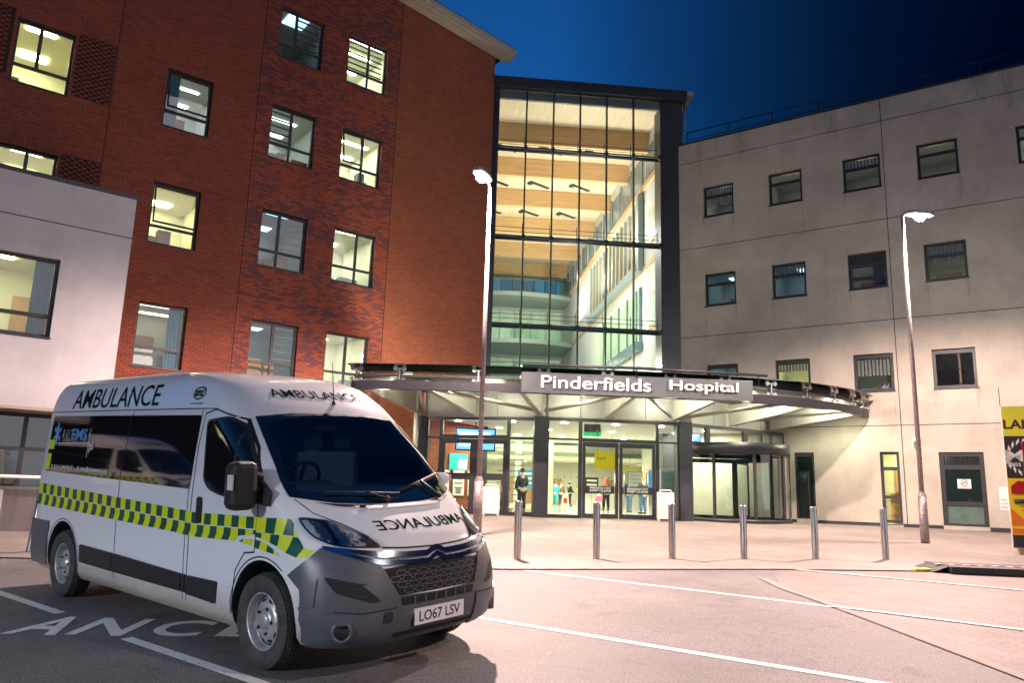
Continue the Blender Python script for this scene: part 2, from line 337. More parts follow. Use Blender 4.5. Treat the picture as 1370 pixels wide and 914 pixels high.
# ---------------------------------------------------------------- ground
M_['asphalt'] = asphalt_mat('asphalt', (.06, .056, .06), (.24, .22, .22))
M_['fore'] = paving_mat('forecourt_paving', (.30, .255, .23), (.255, .215, .195), .6, .45, R(8), gap=.7)
M_['block'] = paving_mat('block_paving', (.27, .21, .20), (.21, .165, .155), .2, .1, R(50))
M_['kerb'] = mat('concrete_kerb', (.27, .24, .225), .8, var=.2, bump=.2)
def road_paint(name, col, wear):
    m, nt, b, N = nodes(name); L = nt.links.new
    tc = N('ShaderNodeTexCoord'); n1 = N('ShaderNodeTexNoise'); n1.inputs['Scale'].default_value = 9; n1.inputs['Detail'].default_value = 9; n1.inputs['Roughness'].default_value = .75; L(tc.outputs['Object'], n1.inputs['Vector'])
    mr = N('ShaderNodeMapRange'); mr.inputs[1].default_value = wear - .05; mr.inputs[2].default_value = wear + .07; L(n1.outputs['Fac'], mr.inputs[0])
    mx = N('ShaderNodeMix', data_type='RGBA'); mx.inputs[6].default_value = (.13, .125, .13, 1); mx.inputs[7].default_value = rgba(col); L(mr.outputs[0], mx.inputs[0]); L(mx.outputs[2], b.inputs['Base Color'])
    b.inputs['Roughness'].default_value = .65; return m
M_['paint'] = road_paint('white_road_paint', (.72, .72, .7), .36)
sheet('ground', [[(-140, -140), (140, -140), (140, 160), (-140, 160)]], M_['asphalt'], 0)
KERB = [(-14, 11.4), (-7.6, 12.0), (.0, 12.45), (4.5, 13.55), (9.5, 14.3), (20, 15.6)]
fc = [(-14, 11.4), (-7.6, 12.0), (.0, 12.45), (4.5, 13.55), (9.5, 14.3), (20, 15.6), (20, 30), (17, 33), (-1.0, 33.5), (-14, 24)]
sheet('pavement', [fc], M_['fore'], .012)
sheet('kerb', strip([(-14, 11.4), (-7.6, 12.0), (0, 12.45), (4.5, 13.55), (9.5, 14.3), (20, 15.6)], .16), M_['kerb'], .018)
bp_ = [(4.43, 6.0), (4.36, 6.85), (4.12, 9.2), (3.9, 11.3), (4.25, 12.6), (4.6, 13.4), (9.5, 14.15), (20, 15.45), (20, 2), (5.4, 2)]
sheet('road', [bp_], M_['block'], .006)
sheet('kerb', strip([(4.5, 5.4), (4.36, 6.85), (4.12, 9.2), (3.9, 11.3), (3.95, 12.3)], .13), M_['kerb'], .011)
sheet('road_marking', strip([(-7.2, 10.3), (-4.45, 8.17)], .11) + strip([(-3.335, 7.25), (-1.3, 5.7)], .11), M_['paint'], .004)
sheet('road_marking', strip([(-.7, 8.84), (4.2, 5.83)], .11), M_['paint'], .004)
sheet('road_marking', strip([(.30, 12.36), (4.0, 9.85)], .1), M_['paint'], .005)
sheet('road_marking', strip([(4.0, 9.85), (7.5, 7.47)], .1), M_['paint'], .016)
sheet('road_marking', strip([(4.9, 13.56), (9.5, 10.5)], .1), M_['paint'], .016)
let = []
for ch, x0, x1, sk in (('A', -4.47, -3.98, -.06), ('N', -3.92, -3.42, .0), ('C', -3.26, -2.78, .06), ('E', -2.62, -2.14, .1)):
    for p in fit_text(ch, x0, x1, 7.27 + .08 * (x0 + 4.4), 8.02, .02): let.append(p)
lm = sheet('road_marking', let, M_['paint'], .005)

# ---------------------------------------------------------------- walls with openings
def wall(mb, u0, u1, z0, z1, holes, reveal=.2, ztop=None, y=0):
    """skin in local x-z with rectangular openings and their reveals"""
    us = sorted({u0, u1} | {h[0] for h in holes} | {h[1] for h in holes}); us = [u for u in us if u0 <= u <= u1]
    zs = sorted({z0, z1} | {h[2] for h in holes} | {h[3] for h in holes}); zs = [z for z in zs if z0 <= z <= z1]
    for a, b in zip(us, us[1:]):
        for c, d in zip(zs, zs[1:]):
            mu, mz = (a + b) / 2, (c + d) / 2
            if any(h[0] < mu < h[1] and h[2] < mz < h[3] for h in holes): continue
            mb.face([(a, y, c), (b, y, c), (b, y, d), (a, y, d)])
    for (a, b, c, d) in [h[:4] for h in holes]:
        a = max(a, u0); b = min(b, u1); r = reveal
        mb.face([(a, y, c), (a, y, d), (a, y + r, d), (a, y + r, c)]); mb.face([(b, y, c), (b, y + r, c), (b, y + r, d), (b, y, d)])
        mb.face([(a, y, d), (b, y, d), (b, y + r, d), (a, y + r, d)]); mb.face([(a, y, c), (a, y + r, c), (b, y + r, c), (b, y, c)])
    return mb
LIT = {}
def room_mat(kind):
    return M_['plaster']
M_['roomlight_warm'] = emis('lit_ceiling_panel_warm', (1, .94, .46), 24)
M_['roomlight_cool'] = emis('lit_ceiling_panel_cool', (.75, .92, 1), 7)
M_['roomlight_dim'] = emis('lit_ceiling_panel_dim', (.45, .75, 1), 2.2)
M_['roomlight_low'] = emis('lit_ceiling_panel_low', (1, .93, .72), 3.2)
M_['roomlight_white'] = emis('lit_ceiling_panel_white', (.98, 1, .74), 28)
M_['slat'] = mat('blind_slat', (.10, .12, .14), .5)
M_['curtain'] = mat('blue_curtain', (.10, .22, .30), .8, var=.3, vscale=9, stretch=(1, 1, .05))
M_['door_wood'] = mat('interior_timber_door', (.48, .27, .12), .5, var=.2)
M_['clutter'] = mat('stored_boxes', (.30, .34, .40), .7, var=.5, vscale=6)
M_['books'] = mat('orange_folders', (.55, .28, .10), .7, var=.7, vscale=14, stretch=(9, 1, 1))
M_['frost'] = mat('frosted_pane', (.52, .60, .58), .25, var=.12)
def room(win, u0, u1, zf, kind, y0=.26, depth=3.4, h=2.75, props=True, wide=.45):
    a, b = u0 - wide, u1 + wide; c = zf; d = zf + h; y1 = y0 + depth
    m = MB(); m.keep = True
    m.face([(a, y1, c), (b, y1, c), (b, y1, d), (a, y1, d)]); m.face([(a, y0, c), (a, y1, c), (a, y1, d), (a, y0, d)])
    m.face([(b, y0, c), (b, y0, d), (b, y1, d), (b, y1, c)]); m.face([(a, y0, d), (a, y1, d), (b, y1, d), (b, y0, d)]); m.face([(a, y0, c), (b, y0, c), (b, y1, c), (a, y1, c)])
    m.build('room_interior', M_['plaster'], win)
    if kind != 'off':
        cx = (a + b) / 2 + random.uniform(-.2, .2); st = random.choice((0, 0, 1, 2))
        for yy in (((y0 + .35, .5), (y0 + 2.3, .5)), ((y0 + .25, .4), (y0 + 1.3, .25), (y0 + 2.6, .4)), ((y0 + .3, .9),))[st]:
            l = MB(); wl = .85 if st == 1 else .4; l.box(cx - wl, cx + wl, yy[0], yy[0] + yy[1] * (.55 if st == 1 else 1), d - .03, d - .012); l.build('ceiling_light', M_['roomlight_' + kind], win)
    if props:
        q = MB(); x = random.uniform(a + .2, b - 1.1); q.box(x, x + .9, y1 - .06, y1 - .02, c + .02, c + 2.05); q.build('room_door', M_['door_wood'], win)
        q = MB()
        for k in range(random.randint(3, 6)):
            x = random.uniform(u0, u1 - .3); hh = random.uniform(.85, 1.3); yy = random.uniform(y0 + .35, y0 + 1.6)
            q.box(x, x + random.uniform(.2, .6), yy, yy + .35, c + .02, c + hh)
        q.build('furniture', random.choice([M_['clutter'], M_['books'], M_['white']]), win)
def window(parent, u0, u1, z0, z1, kind, zf, mull=.45, low=True, tr=.30, blinds='', curtain='', open_=False, y=.16, bar=.07, top=None, sill=True, rm=True, depth=3.4):
    """frame > panes, blind, room"""
    f = MB(); d = .07
    f.box(u0, u0 + bar, y, y + d, z0, z1); f.box(u1 - bar, u1, y, y + d, z0, z1)
    f.box(u0 + bar, u1 - bar, y, y + d, z0, z0 + bar); f.box(u0 + bar, u1 - bar, y, y + d, z1 - bar, z1)
    zt = z0 + (z1 - z0) * tr
    f.box(u0 + bar, u1 - bar, y + .002, y + d - .002, zt - bar * .6, zt + bar * .6)
    um = u0 + (u1 - u0) * mull if mull else None
    if um:
        f.box(um - bar * .7, um + bar * .7, y + .004, y + d - .004, zt + bar * .6, z1 - bar)
        if low: f.box(um - bar * .5, um + bar * .5, y + .004, y + d - .004, z0 + bar, zt - bar * .6)
    if sill: f.box(u0 - .03, u1 + .03, -.035, y + .01, z0 - .045, z0 - .002)
    win = f.build('window', M_['frame'], parent)
    g = MB(); g.face([(u0 + bar, y + .045, z0 + bar), (u1 - bar, y + .045, z0 + bar), (u1 - bar, y + .045, z1 - bar), (u0 + bar, y + .045, z1 - bar)])
    g.build('pane', M_['glass'], win)
    if open_:
        a0 = u0 + bar + .01; a1 = (um - bar) if (um and open_ == 'left') else u1 - bar - .01
        s = MB(); Mx = Matrix.Translation((0, y - .01, z1 - bar - .02)) @ Matrix.Rotation(R(-9), 4, 'X'); hh = z1 - zt - bar * 1.8
        s.box(a0, a0 + .045, -.03, .02, -hh, 0, Mx); s.box(a1 - .045, a1, -.03, .02, -hh, 0, Mx); s.box(a0 + .045, a1 - .045, -.03, .02, -hh, -hh + .05, Mx); s.box(a0 + .045, a1 - .045, -.03, .02, -.05, 0, Mx)
        s.build('open_sash', M_['frame'], win)
    if blinds:
        s = MB()
        for side in blinds:
            a0, a1 = (u0 + bar, um) if side == 'L' else (um, u1 - bar)
            n = 6 if len(blinds) == 2 else 5
            for k in range(n):
                zz = zt + (z1 - zt) * (k + .75) / (n + .4); s.box(a0 + .04, a1 - .04, y + .09, y + .13, zz - .025, zz + .025)
        s.build('blind', M_['slat'], win)
    if curtain:
        s = MB(); n = 9; wd = .42
        a0 = u0 + bar if curtain == 'L' else u1 - bar - wd
        pts = [(a0 + wd * k / n, y + .13 + (.04 if k % 2 else 0)) for k in range(n + 1)]
        for p, q in zip(pts, pts[1:]): s.face([(p[0], p[1], z0 - .2), (q[0], q[1], z0 - .2), (q[0], q[1], z1), (p[0], p[1], z1)])
        s.build('curtain', M_['curtain'], win)
    if rm: room(win, u0, u1, zf, kind, depth=depth)
    return win
def frame_mat(origin, xdir):
    x = Vector((xdir[0], xdir[1], 0)).normalized(); z = Vector((0, 0, 1)); y = z.cross(x)
    return Matrix(((x.x, y.x, 0, origin[0]), (x.y, y.y, 0, origin[1]), (0, 0, 1, 0), (0, 0, 0, 1)))

# ---------------------------------------------------------------- the brick block
uB = Vector((.78507718, .61939795)); nB = Vector((uB.y, -uB.x)); oB = nB * -25.032876
FB = frame_mat(oB, uB)
M_['brick_red'] = brick_mat('red_brick', (.33, .08, .042), (.23, .055, .036), (.06, .038, .034))
M_['brick_mix'] = brick_mat('red_and_blue_brick', (.38, .088, .040), (.25, .058, .036), (.055, .036, .036), blue=.55)
M_['brick_orange'] = brick_mat('orange_brick', (.37, .105, .05), (.28, .078, .042), (.075, .05, .04))
bb = thing('brick_building', 'tall red brick hospital block with rows of square windows behind the ambulance', 'building', FB)
CU = [(1.1, 2.6), (5.25, 6.7), (8.73, 10.38), (11.43, 13.09)]
ROW = [(4.85, 6.85), (8.73, 10.72), (12.64, 14.62), (16.5, 18.47)]
holes = {0: [2, 1], 1: [2, 1, 0], 2: [3, 2, 1, 0], 3: [3, 2, 1, 0]}
H = {c: [(CU[c][0], CU[c][1], ROW[r][0], ROW[r][1]) for r in holes[c]] for c in holes}
def brick_section(u0, u1, hs, m, zt0, zt1, ret=False):
    b = MB(); b.keep = True; wall(b, u0, u1, -.3, 20.0, hs, .24)
    b.face([(u0, 0, 20.0), (u1, 0, 20.0), (u1, 0, zt1), (u0, 0, zt0)])
    if ret: b.face([(u1, 0, -.3), (u1, 9, -.3), (u1, 9, zt1 - .0), (u1, 0, zt1)])
    return b.build('wall', m, bb, weld=True)
def ztop(u): return 20.75 - .1095 * (u - 13.65)
brick_section(-6, 3.75, H[0], M_['brick_red'], ztop(-6), ztop(3.75)); brick_section(3.75, 8.2, H[1], M_['brick_red'], ztop(3.75), ztop(8.2))
brick_section(8.2, 13.63, H[2] + H[3], M_['brick_mix'], ztop(8.2), ztop(13.63)); brick_section(13.63, 18.33, [], M_['brick_orange'], ztop(13.63), ztop(18.33), True)
j = MB()
for u in (3.75, 8.2, 13.63): j.box(u - .012, u + .012, -.004, .02, -.3, ztop(u))
j.build('movement_joint', M_['joint'], bb)
for (u0, u1, z0, z1) in ((2.68, 3.72, 12.70, 14.74), (2.68, 3.72, 8.75, 10.83), (-.2, 1.02, 12.78, 14.84)):
    b = MB(); b.box(u0, u1, -.006, .01, z0, z1); b.build('panel_backing', mat('painted_hole_shade', (.035, .018, .016), .9), bb)  # flat dark sheet, paints in the shade of the holes between bricks
    b = MB(); rows = int((z1 - z0) / .075)
    for r in range(rows):
        n = int((u1 - u0) / .225)
        for k in range(n + 1):
            u = u0 + .225 * k + (.1125 if r % 2 else 0)
            if u + .1 < u1: b.box(u, u + .105, -.055, -.007, z0 + r * .075 + .006, z0 + r * .075 + .07)
    b.build('projecting_brick_panel', M_['brick_red'], bb)
# eaves
b = MB()
def eave(y0, y1, dz0, dz1, u0=4, u1=18.95):
    b.prism([(u0, y0, ztop(u0) + dz0), (u0, y1, ztop(u0) + dz0), (u0, y1, ztop(u0) + dz1), (u0, y0, ztop(u0) + dz1)], (u1 - u0, 0, ztop(u1) - ztop(u0)))
M_['eave'] = mat('pale_metal_eaves', (.45, .43, .38), .45, .2, var=.12)
M_['roofm'] = mat('grey_metal_roof', (.10, .105, .11), .45, .5, var=.2)
eave(-.42, -.001, .02, .10); eave(-.62, -.42, .055, .30); eave(-.70, -.62, .16, .36)
b.build('eaves', M_['eave'], bb)
b = MB(); eave(-.66, 9, .365, .43); b.build('roof', M_['roofm'], bb)
WN = {  # col,row: kind, mullion, lower mullion, blinds, curtain, open
    (0, 2): ('warm', .42, False, '', '', False), (0, 1): ('warm', .5, False, '', '', False),
    (1, 2): ('cool', None, False, '', 'L', True), (1, 1): ('warm', None, False, '', '', True), (1, 0): ('low', None, False, '', 'R', False),
    (2, 3): ('dim', .4, True, 'R', '', False), (2, 2): ('cool', .48, True, 'L', '', False), (2, 1): ('dim', .42, True, 'R', '', False), (2, 0): ('dim', .5, True, 'R', '', False),
    (3, 3): ('white', .55, True, 'LR', '', False), (3, 2): ('white', .56, True, '', '', 'left'), (3, 1): ('white', .58, True, '', '', False), (3, 0): ('white', .5, True, '', '', False)}
for (c, r), (k, mu, lo, bl, cu, op) in WN.items():
    u0, u1 = CU[c]; z0, z1 = ROW[r]
    window(bb, u0 + .002, u1 - .002, z0 + .002, z1 - .002, k, z0 - .5, mu, lo, blinds=bl, curtain=cu, open_=op)

# ---------------------------------------------------------------- the white block at the left
FW = frame_mat(nB * -22, uB)
M_['wrender'] = render_mat('white_render', (.55, .55, .58), .8, .1)
wb = thing('rendered_building', 'low white rendered block with a dark parapet cap beside the brick block', 'building', FW)
b = MB(); b.keep = True; wall(b, -6, 4.25, 3.12, 8.92, [(.4, 2.69, 4.87, 6.89)], .2)
b.face([(4.25, 0, 3.12), (4.25, 3.0, 3.12), (4.25, 3.0, 8.92), (4.25, 0, 8.92)])
b.build('wall', M_['wrender'], wb, weld=True)
b = MB(); b.box(-6, 4.29, -.04, 3.0, 8.922, 9.03); b.build('parapet_cap', M_['column'], wb)
b = MB(); b.box(-6, 4.249, -.003, .01, 7.81, 7.835); b.build('wall_joint', M_['joint'], wb)
window(wb, .402, 2.688, 4.872, 6.888, 'warm', 4.3, .42, True, .27, curtain='R', bar=.08, depth=2.6)
M_['soff'] = mat('beige_soffit', (.42, .36, .28), .7, var=.15)
b = MB(); b.box(-6, 4.248, .001, 3.0, 3.05, 3.118); b.build('soffit', M_['soff'], wb)
b = MB()
for u in (-2.2, -.6, 1.0, 2.6, 3.45): b.box(u - .05, u + .05, 1.15, 1.25, .3, 3.048)
for z in (.35, 2.1, 2.95): b.box(-6, 3.4, 1.155, 1.245, z, z + .09)
b.build('glazing_frame', M_['frame'], wb)
M_['dkglass'] = mat('dark_window_glass', (.008, .016, .016), .04, spec=.9)
b = MB(); b.box(-6, 3.4, 1.19, 1.21, .35, 3.04); b.build('glazing', M_['dkglass'], wb)
b = MB(); b.box(3.45, 4.2, 1.1, 3, .2, 3.048); b.build('pier', M_['wrender'], wb)

# ---------------------------------------------------------------- the pale block at the right
uR = Vector((-.82487019, .56532218)); oR = Vector((-uR.y, uR.x)) * -30.433203
FR = frame_mat(oR, -uR)
M_['srender'] = render_mat('stone_coloured_render', (.48, .455, .385), .74, .1)
rb = thing('rendered_building', 'pale stone-coloured rendered block with small dark-framed windows right of the entrance', 'building', FR)
CR = [(-11.11, -9.81), (-8.34, -7.03), (-5.49, -4.15), (-2.91, -1.58)]; RR = [(5.46, 6.84), (9.34, 10.73), (13.26, 14.62)]
hs = [(a, b_, c, d) for a, b_ in CR for c, d in RR] + [(.2, 1.5, 13.2, 14.58), (-7.74, -7.04, .82, 3.26), (-4.79, -4.165, .72, 3.27), (-2.93, -1.60, .79, 3.25)]
b = MB(); b.keep = True; wall(b, -12.26, 9, .66, 16.78, hs, .17)
b.face([(-12.26, 0, .66), (-12.26, 0, 16.78), (-12.26, 6, 16.78), (-12.26, 6, .66)])
b.build('wall', M_['srender'], rb, weld=True)
b = MB(); b.box(-12.28, 9, -.03, 6, 16.782, 16.86); b.build('parapet_cap', M_['column'], rb)
b = MB()
for z in (15.88, 11.935, 8.07, 4.205): b.box(-12.25, 9, -.003, .01, z - .012, z + .012)
b.box(-4.045, -4.02, -.004, .01, .66, 16.77); b.box(-1.02, -1.0, -.0025, .01, 2.5, 5.4)
b.build('wall_joint', M_['joint'], rb)
b = MB(); b.box(-7.0, -4.8, -.02, .02, .45, .79); b.box(-4.16, -2.94, -.02, .02, .45, .79); b.box(-1.59, 9, -.02, .02, .45, .79); b.box(-12.2, -7.75, -.02, .02, .45, .79)
b.build('plinth', M_['column'], rb)
KR = {(0, 2): 'low', (1, 2): 'low', (2, 2): 'low', (3, 2): 'low', (0, 1): 'dim', (1, 1): 'dim', (2, 1): 'off', (3, 1): 'low', (0, 0): 'dim', (1, 0): 'warm', (2, 0): 'low', (3, 0): 'off'}
for (c, r), k in KR.items():
    u0, u1 = CR[c]; z0, z1 = RR[r]
    window(rb, u0 + .002, u1 - .002, z0 + .002, z1 - .002, k, z0 - .9, None, False, tr=.66 if r else .93, bar=.09 if r else .1, y=.1)
window(rb, .202, 1.498, 13.202, 14.578, 'low', 12.3, None, False, tr=.66, bar=.09, y=.1)
b = MB(); b.box(.25, 2.2, -.04, .0, 7.0, 11.75); b.build('cladding_panel', mat('dull_red_cladding', (.22, .03, .03), .5, var=.2), rb)
M_['clad_blind'] = mat('grey_fabric_blind', (.20, .20, .19), .8)
b = MB()
for (c, r, f) in ((0, 2, .55), (1, 1, .35), (2, 2, .3), (3, 1, .4), (1, 0, .25), (2, 0, .5)):
    u0, u1 = CR[c]; z0, z1 = RR[r]
    n = 9
    for k in range(n): b.box(u0 + .11 + (u1 - u0 - .22) * k / n, u0 + .09 + (u1 - u0 - .22) * (k + .8) / n, .2, .215, z1 - .1 - (z1 - z0) * f, z1 - .1)
    b.build('window_blind', M_['clad_blind'], rb); b = MB()
# glazed slot, side screen and louvred door of the ground floor
window(rb, -4.788, -4.167, .80, 3.268, 'warm', .75, None, False, tr=.36, bar=.09, y=.06, sill=False)
s = MB(); s.box(-4.69, -4.26, .065, .13, 2.62, 2.74); s.build('window_bar', M_['frame'], rb)
d = MB(); a0, a1 = -2.928, -1.602
d.box(a0, a0 + .14, .05, .15, .79, 3.248); d.box(a1 - .14, a1, .05, .15, .79, 3.248); d.box(a0 + .14, a1 - .14, .05, .15, 3.10, 3.248); d.box(a0 + .14, a1 - .14, .05, .15, 2.66, 2.82); d.box(a0 + .14, a1 - .14, .052, .148, 1.46, 1.6); d.box(a0 + .14, a1 - .14, .052, .148, .79, .87)
dr = d.build('service_door', M_['frame'], rb)
d = MB()
for k in range(22): d.box(a0 + .16 + k * .047, a0 + .175 + k * .047, .07, .13, 2.82, 3.10)
d.build('louvre', M_['frame'], dr)
d = MB(); d.box(a0 + .14, a1 - .14, .14, .15, 2.82, 3.10); d.box(a0 + .14, a1 - .14, .1, .12, 1.6, 2.66); d.build('upper_pane', M_['dkglass'], dr)
d = MB(); d.box(a0 + .14, a1 - .14, .09, .11, .87, 1.46); d.build('lower_pane', mat('greenish_panel', (.10, .16, .14), .15, var=.3), dr)
d = MB(); d.box(-7.738, -7.66, .02, .12, .82, 3.258); d.box(-7.12, -7.042, .02, .12, .82, 3.258); d.box(-7.66, -7.12, .02, .12, 3.1, 3.258); d.box(-7.66, -7.12, .02, .12, .82, .9)
sd = d.build('side_screen', M_['frame'], rb)
d = MB(); d.box(-7.66, -7.12, .06, .08, .9, 3.1); d.build('pane', M_['dkglass'], sd)
# dirt runs below the sills
def stain_mat():
    m, nt, b, N = nodes('rain_run_dirt'); L = nt.links.new
    tc = N('ShaderNodeTexCoord'); mp = N('ShaderNodeMapping'); mp.inputs['Scale'].default_value = (9, 9, .7); L(tc.outputs['Object'], mp.inputs[0])
    n1 = N('ShaderNodeTexNoise'); n1.inputs['Scale'].default_value = 2; n1.inputs['Detail'].default_value = 7; L(mp.outputs[0], n1.inputs['Vector'])
    mr = N('ShaderNodeMapRange'); mr.inputs[1].default_value = .42; mr.inputs[2].default_value = .68; mr.inputs[4].default_value = .22; L(n1.outputs['Fac'], mr.inputs[0])
    b.inputs['Base Color'].default_value = (.14, .09, .08, 1); b.inputs['Roughness'].default_value = .9; L(mr.outputs[0], b.inputs['Alpha']); return m
M_['stain'] = stain_mat()
def run(u, z, w_, l_):
    b = MB(); b.keep = True; b.face([(u - w_, -.0025, z), (u - w_ * .35, -.0025, z - l_), (u + w_ * .35, -.0025, z - l_), (u + w_, -.0025, z)]); b.build('rain_run', M_['stain'], rb)
for a, b_ in CR:
    for c, d in RR:
        for u in (a + .02, b_ - .02): run(u, c - .05, random.uniform(.05, .11), random.uniform(.5, 1.5))
for k in range(9): run(random.uniform(-12, 1.5), 16.77, random.uniform(.1, .3), random.uniform(.6, 1.6))
# vents, camera and downpipe
b = MB(); b.box(-6.4, -6.1, -.05, -.001, 5.0, 5.12); b.build('wall_vent', M_['frame'], rb)
b = MB(); b.box(-3.62, -3.46, -.28, -.001, 3.62, 3.74); b.ball((-3.54, -.3, 3.66), .07); b.build('wall_camera', M_['white'], rb)
# parapet rail
b = MB(); b.tube([(-12.1, .75, 17.72), (9, .75, 17.72)], .022, 6); b.tube([(-12.1, .75, 17.35), (9, .75, 17.35)], .016, 6)
for k in range(12): b.tube([(-12.1 + 1.9 * k, .75, 16.86), (-12.1 + 1.9 * k, .75, 17.72)], .02, 6)
b.build('roof_rail', M_['frame'], rb)
M_['signwhite'] = mat('sign_white', (.72, .72, .68), .4); M_['signblack'] = mat('sign_black', (.02, .02, .02), .5); M_['signred'] = mat('sign_red', (.55, .03, .02), .5)
ns = thing('sign', 'small white no smoking sign on the louvred service door', 'sign', FR @ T(-2.24, .098, 2.19))
b = MB(); b.box(-.2, .2, -.012, 0, -.155, .155); b.build('panel', M_['signwhite'], ns)
b = MB(); Mx = Matrix.Translation((0, -.016, .035)) @ Matrix.Rotation(R(90), 4, 'X')
b.lathe([(.085, 0), (.105, 0), (.105, .004), (.085, .004), (.085, 0)], Mx, 28); b.box(-.095, .095, -.018, -.014, -.009, .009, Matrix.Translation((0, 0, .035)) @ Matrix.Rotation(R(-35), 4, 'Y')); b.box(-.06, .06, -.0165, -.0145, .025, .043)
b.build('symbol', M_['signblack'], ns); flat_text('lettering', 'NO SMOKING', -.16, .16, -.125, -.085, -.015, M_['signblack'], ns, .01)
nt_ = thing('sign', 'small white paper notice on the pale wall beside the yellow display board', 'sign', FR @ T(-1.14, -.012, 1.66))
b = MB(); b.box(-.12, .12, 0, .011, -.3, .45); b.build('panel', M_['signwhite'], nt_)
for k, s_ in enumerate(('NO', 'ACCESS', 'FIRE')): flat_text('lettering', s_, -.09, .09, .0 - .12 * k, .06 - .12 * k, -.003, M_['signblack'], nt_, .01)
# ---------------------------------------------------------------- glazed atrium tower
uA = Vector((.9952274, .0975829)); nA = Vector((uA.y, -uA.x)); FA = frame_mat(nA * -31.158436, uA)
at = thing('glass_atrium', 'tall glazed atrium tower with timber beams inside between the brick and pale blocks', 'atrium', FA)
def part(mb, name, m, root, M=None, bevel=0): return mb.build(name, m, root, M, bevel=bevel)
b = MB(); b.box(1.84, 2.2, .0, .8, 0, 18.9); b.build('column', M_['column'], at)
b = MB(); b.box(9.39, 10.42, .0, .9, 0, 18.9); b.build('column', M_['column'], at)
b = MB(); b.box(1.62, 10.55, -.22, 1, 18.93, 19.30); b.box(1.6, 10.6, -.26, 30, 19.302, 19.38); b.build('roof', M_['column'], at)
b = MB(); b.box(10.55, 10.85, -.3, 3, 19.12, 19.34); b.tube([(10.62, .3, 19.1), (10.62, .3, 17.6)], .05, 8); b.build('gutter', M_['galv'], at)
US = [2.2, 3.40, 4.60, 5.79, 6.98, 8.19, 9.385]
for u in US[1:-1]:
    b = MB(); b.box(u - .028, u + .028, -.03, .16, 4.9, 18.93); b.build('mullion', M_['frame'], at)
for z in (16.2, 12.15, 8.3):
    b = MB(); b.tube([(2.2, .22, z), (9.39, .22, z)], .12, 12); b.box(2.2, 9.39, -.02, .12, z - .03, z + .03)
    for u in US[1:]: b.box(u - .07, u + .07, .0, .3, z - .09, z + .09)
    b.build('transom', M_['frame'], at)
    b = MB()
    for dz in (.38, .58): b.tube([(2.2, .55, z + dz), (9.39, .55, z + dz)], .014, 6)
    for u in US[1:]: b.tube([(u, .55, z), (u, .55, z + .75)], .016, 6)
    b.build('maintenance_rail', M_['frame'], at)
b = MB()
for a, c in zip(US, US[1:]): b.face([(a, .02, 4.9), (c, .02, 4.9), (c, .02, 18.93), (a, .02, 18.93)])
b.build('glazing', M_['glass'], at)
b = MB(); b.box(2.2, 9.39, .1, .13, 18.5, 18.9); b.build('roller_blind', mat('grey_roller_blind', (.62, .58, .50), .7), at)
# inside
YB = 26.5; UW = 9.62
b = MB(); b.keep = True
b.face([(UW, .9, 4.4), (UW, YB, 4.4), (UW, YB, 19), (UW, .9, 19)]); b.face([(2.0, .9, 4.4), (2.0, .9, 19), (2.0, YB, 19), (2.0, YB, 4.4)]); b.face([(2, YB, 4), (UW, YB, 4), (UW, YB, 19), (2, YB, 19)])
b.build('interior_wall', mat('grey_white_wall', (.56, .58, .57), .7, var=.06), at)
b = MB(); b.box(2, UW, .5, YB, 18.66, 18.72); b.build('ceiling', mat('timber_ceiling_boards', (.70, .58, .42), .55, var=.18, vscale=2, stretch=(6, .3, 1)), at)
for y in (2.6, 6.4, 10.6, 15.2, 20.2, 25.0):
    b = MB(); b.box(2.02, UW - .02, y, y + .26, 17.65, 18.655); b.build('ceiling_beam', M_['timber'], at)
for k in range(9):
    b = MB(); x = 2.9 + (k % 3) * 2.3; y = 4.4 + (k // 3) * 4.4
    Mx = Matrix.Translation((x, y, 18.2)) @ Matrix.Rotation(R(35), 4, 'Z'); b.box(-.7, .7, -.05, .0, 0, .06, Mx); b.box(-.7, .7, .07, .12, 0, .06, Mx); b.box(-.78, -.55, -.12, .18, -.12, .0, Mx)
    b.build('roof_strut', M_['frame'], at)  # roof bracing strut, two bars and a plate; gives no light
M_['bluewin'] = mat('blue_lit_window', (.06, .26, .50), .2, var=.3, emit=.35, ecol=(.05, .30, .62))
M_['greywin'] = mat('grey_blue_window', (.16, .24, .28), .15, var=.3)
b = MB(); b.box(2.1, 9.3, YB - .06, YB - .02, 16.1, 17.7); w1 = b.build('clerestory_window', M_['bluewin'], at)
b = MB()
for k in range(9): b.box(2.1 + k * .85, 2.18 + k * .85, YB - .12, YB - .07, 16.1, 17.7)
for k in range(8):
    for s_ in range(9):
        if k != 6: b.box(2.25 + k * .85, 2.9 + k * .85, YB - .11, YB - .08, 16.2 + s_ * .165, 16.25 + s_ * .165)
b.build('louvre', M_['slat'], w1)
for (z0, y0) in ((15.3, 22.6), (11.6, 21.5), (7.75, 15.0)):
    b = MB(); pts = [(2.02, y0 + .6)] + [(2.02 + (UW - 2.04) * t / 10, y0 + .9 * (abs(t / 10 - .5) * 2) ** 2) for t in range(11)] + [(UW - .02, YB - .13), (2.02, YB - .13)]
    b.prism([(p[0], p[1], z0 + .18) for p in pts[1:]], (0, 0, .3)); b.build('gallery_floor', mat('grey_green_gallery_edge', (.30, .36, .33), .5), at)
    b = MB(); b.tube([(p[0] + .02 * (p[0] < 5), p[1] + .05, z0 + 1.55) for p in pts[1:12]], .03, 6); b.build('handrail', M_['frame'], at)
    b = MB()
    for p, q in zip(pts[1:12], pts[2:12]): b.face([(p[0], p[1] + .05, z0 + .5), (q[0], q[1] + .05, z0 + .5), (q[0], q[1] + .05, z0 + 1.52), (p[0], p[1] + .05, z0 + 1.52)])
    b.build('balustrade', M_['gglass'], at)
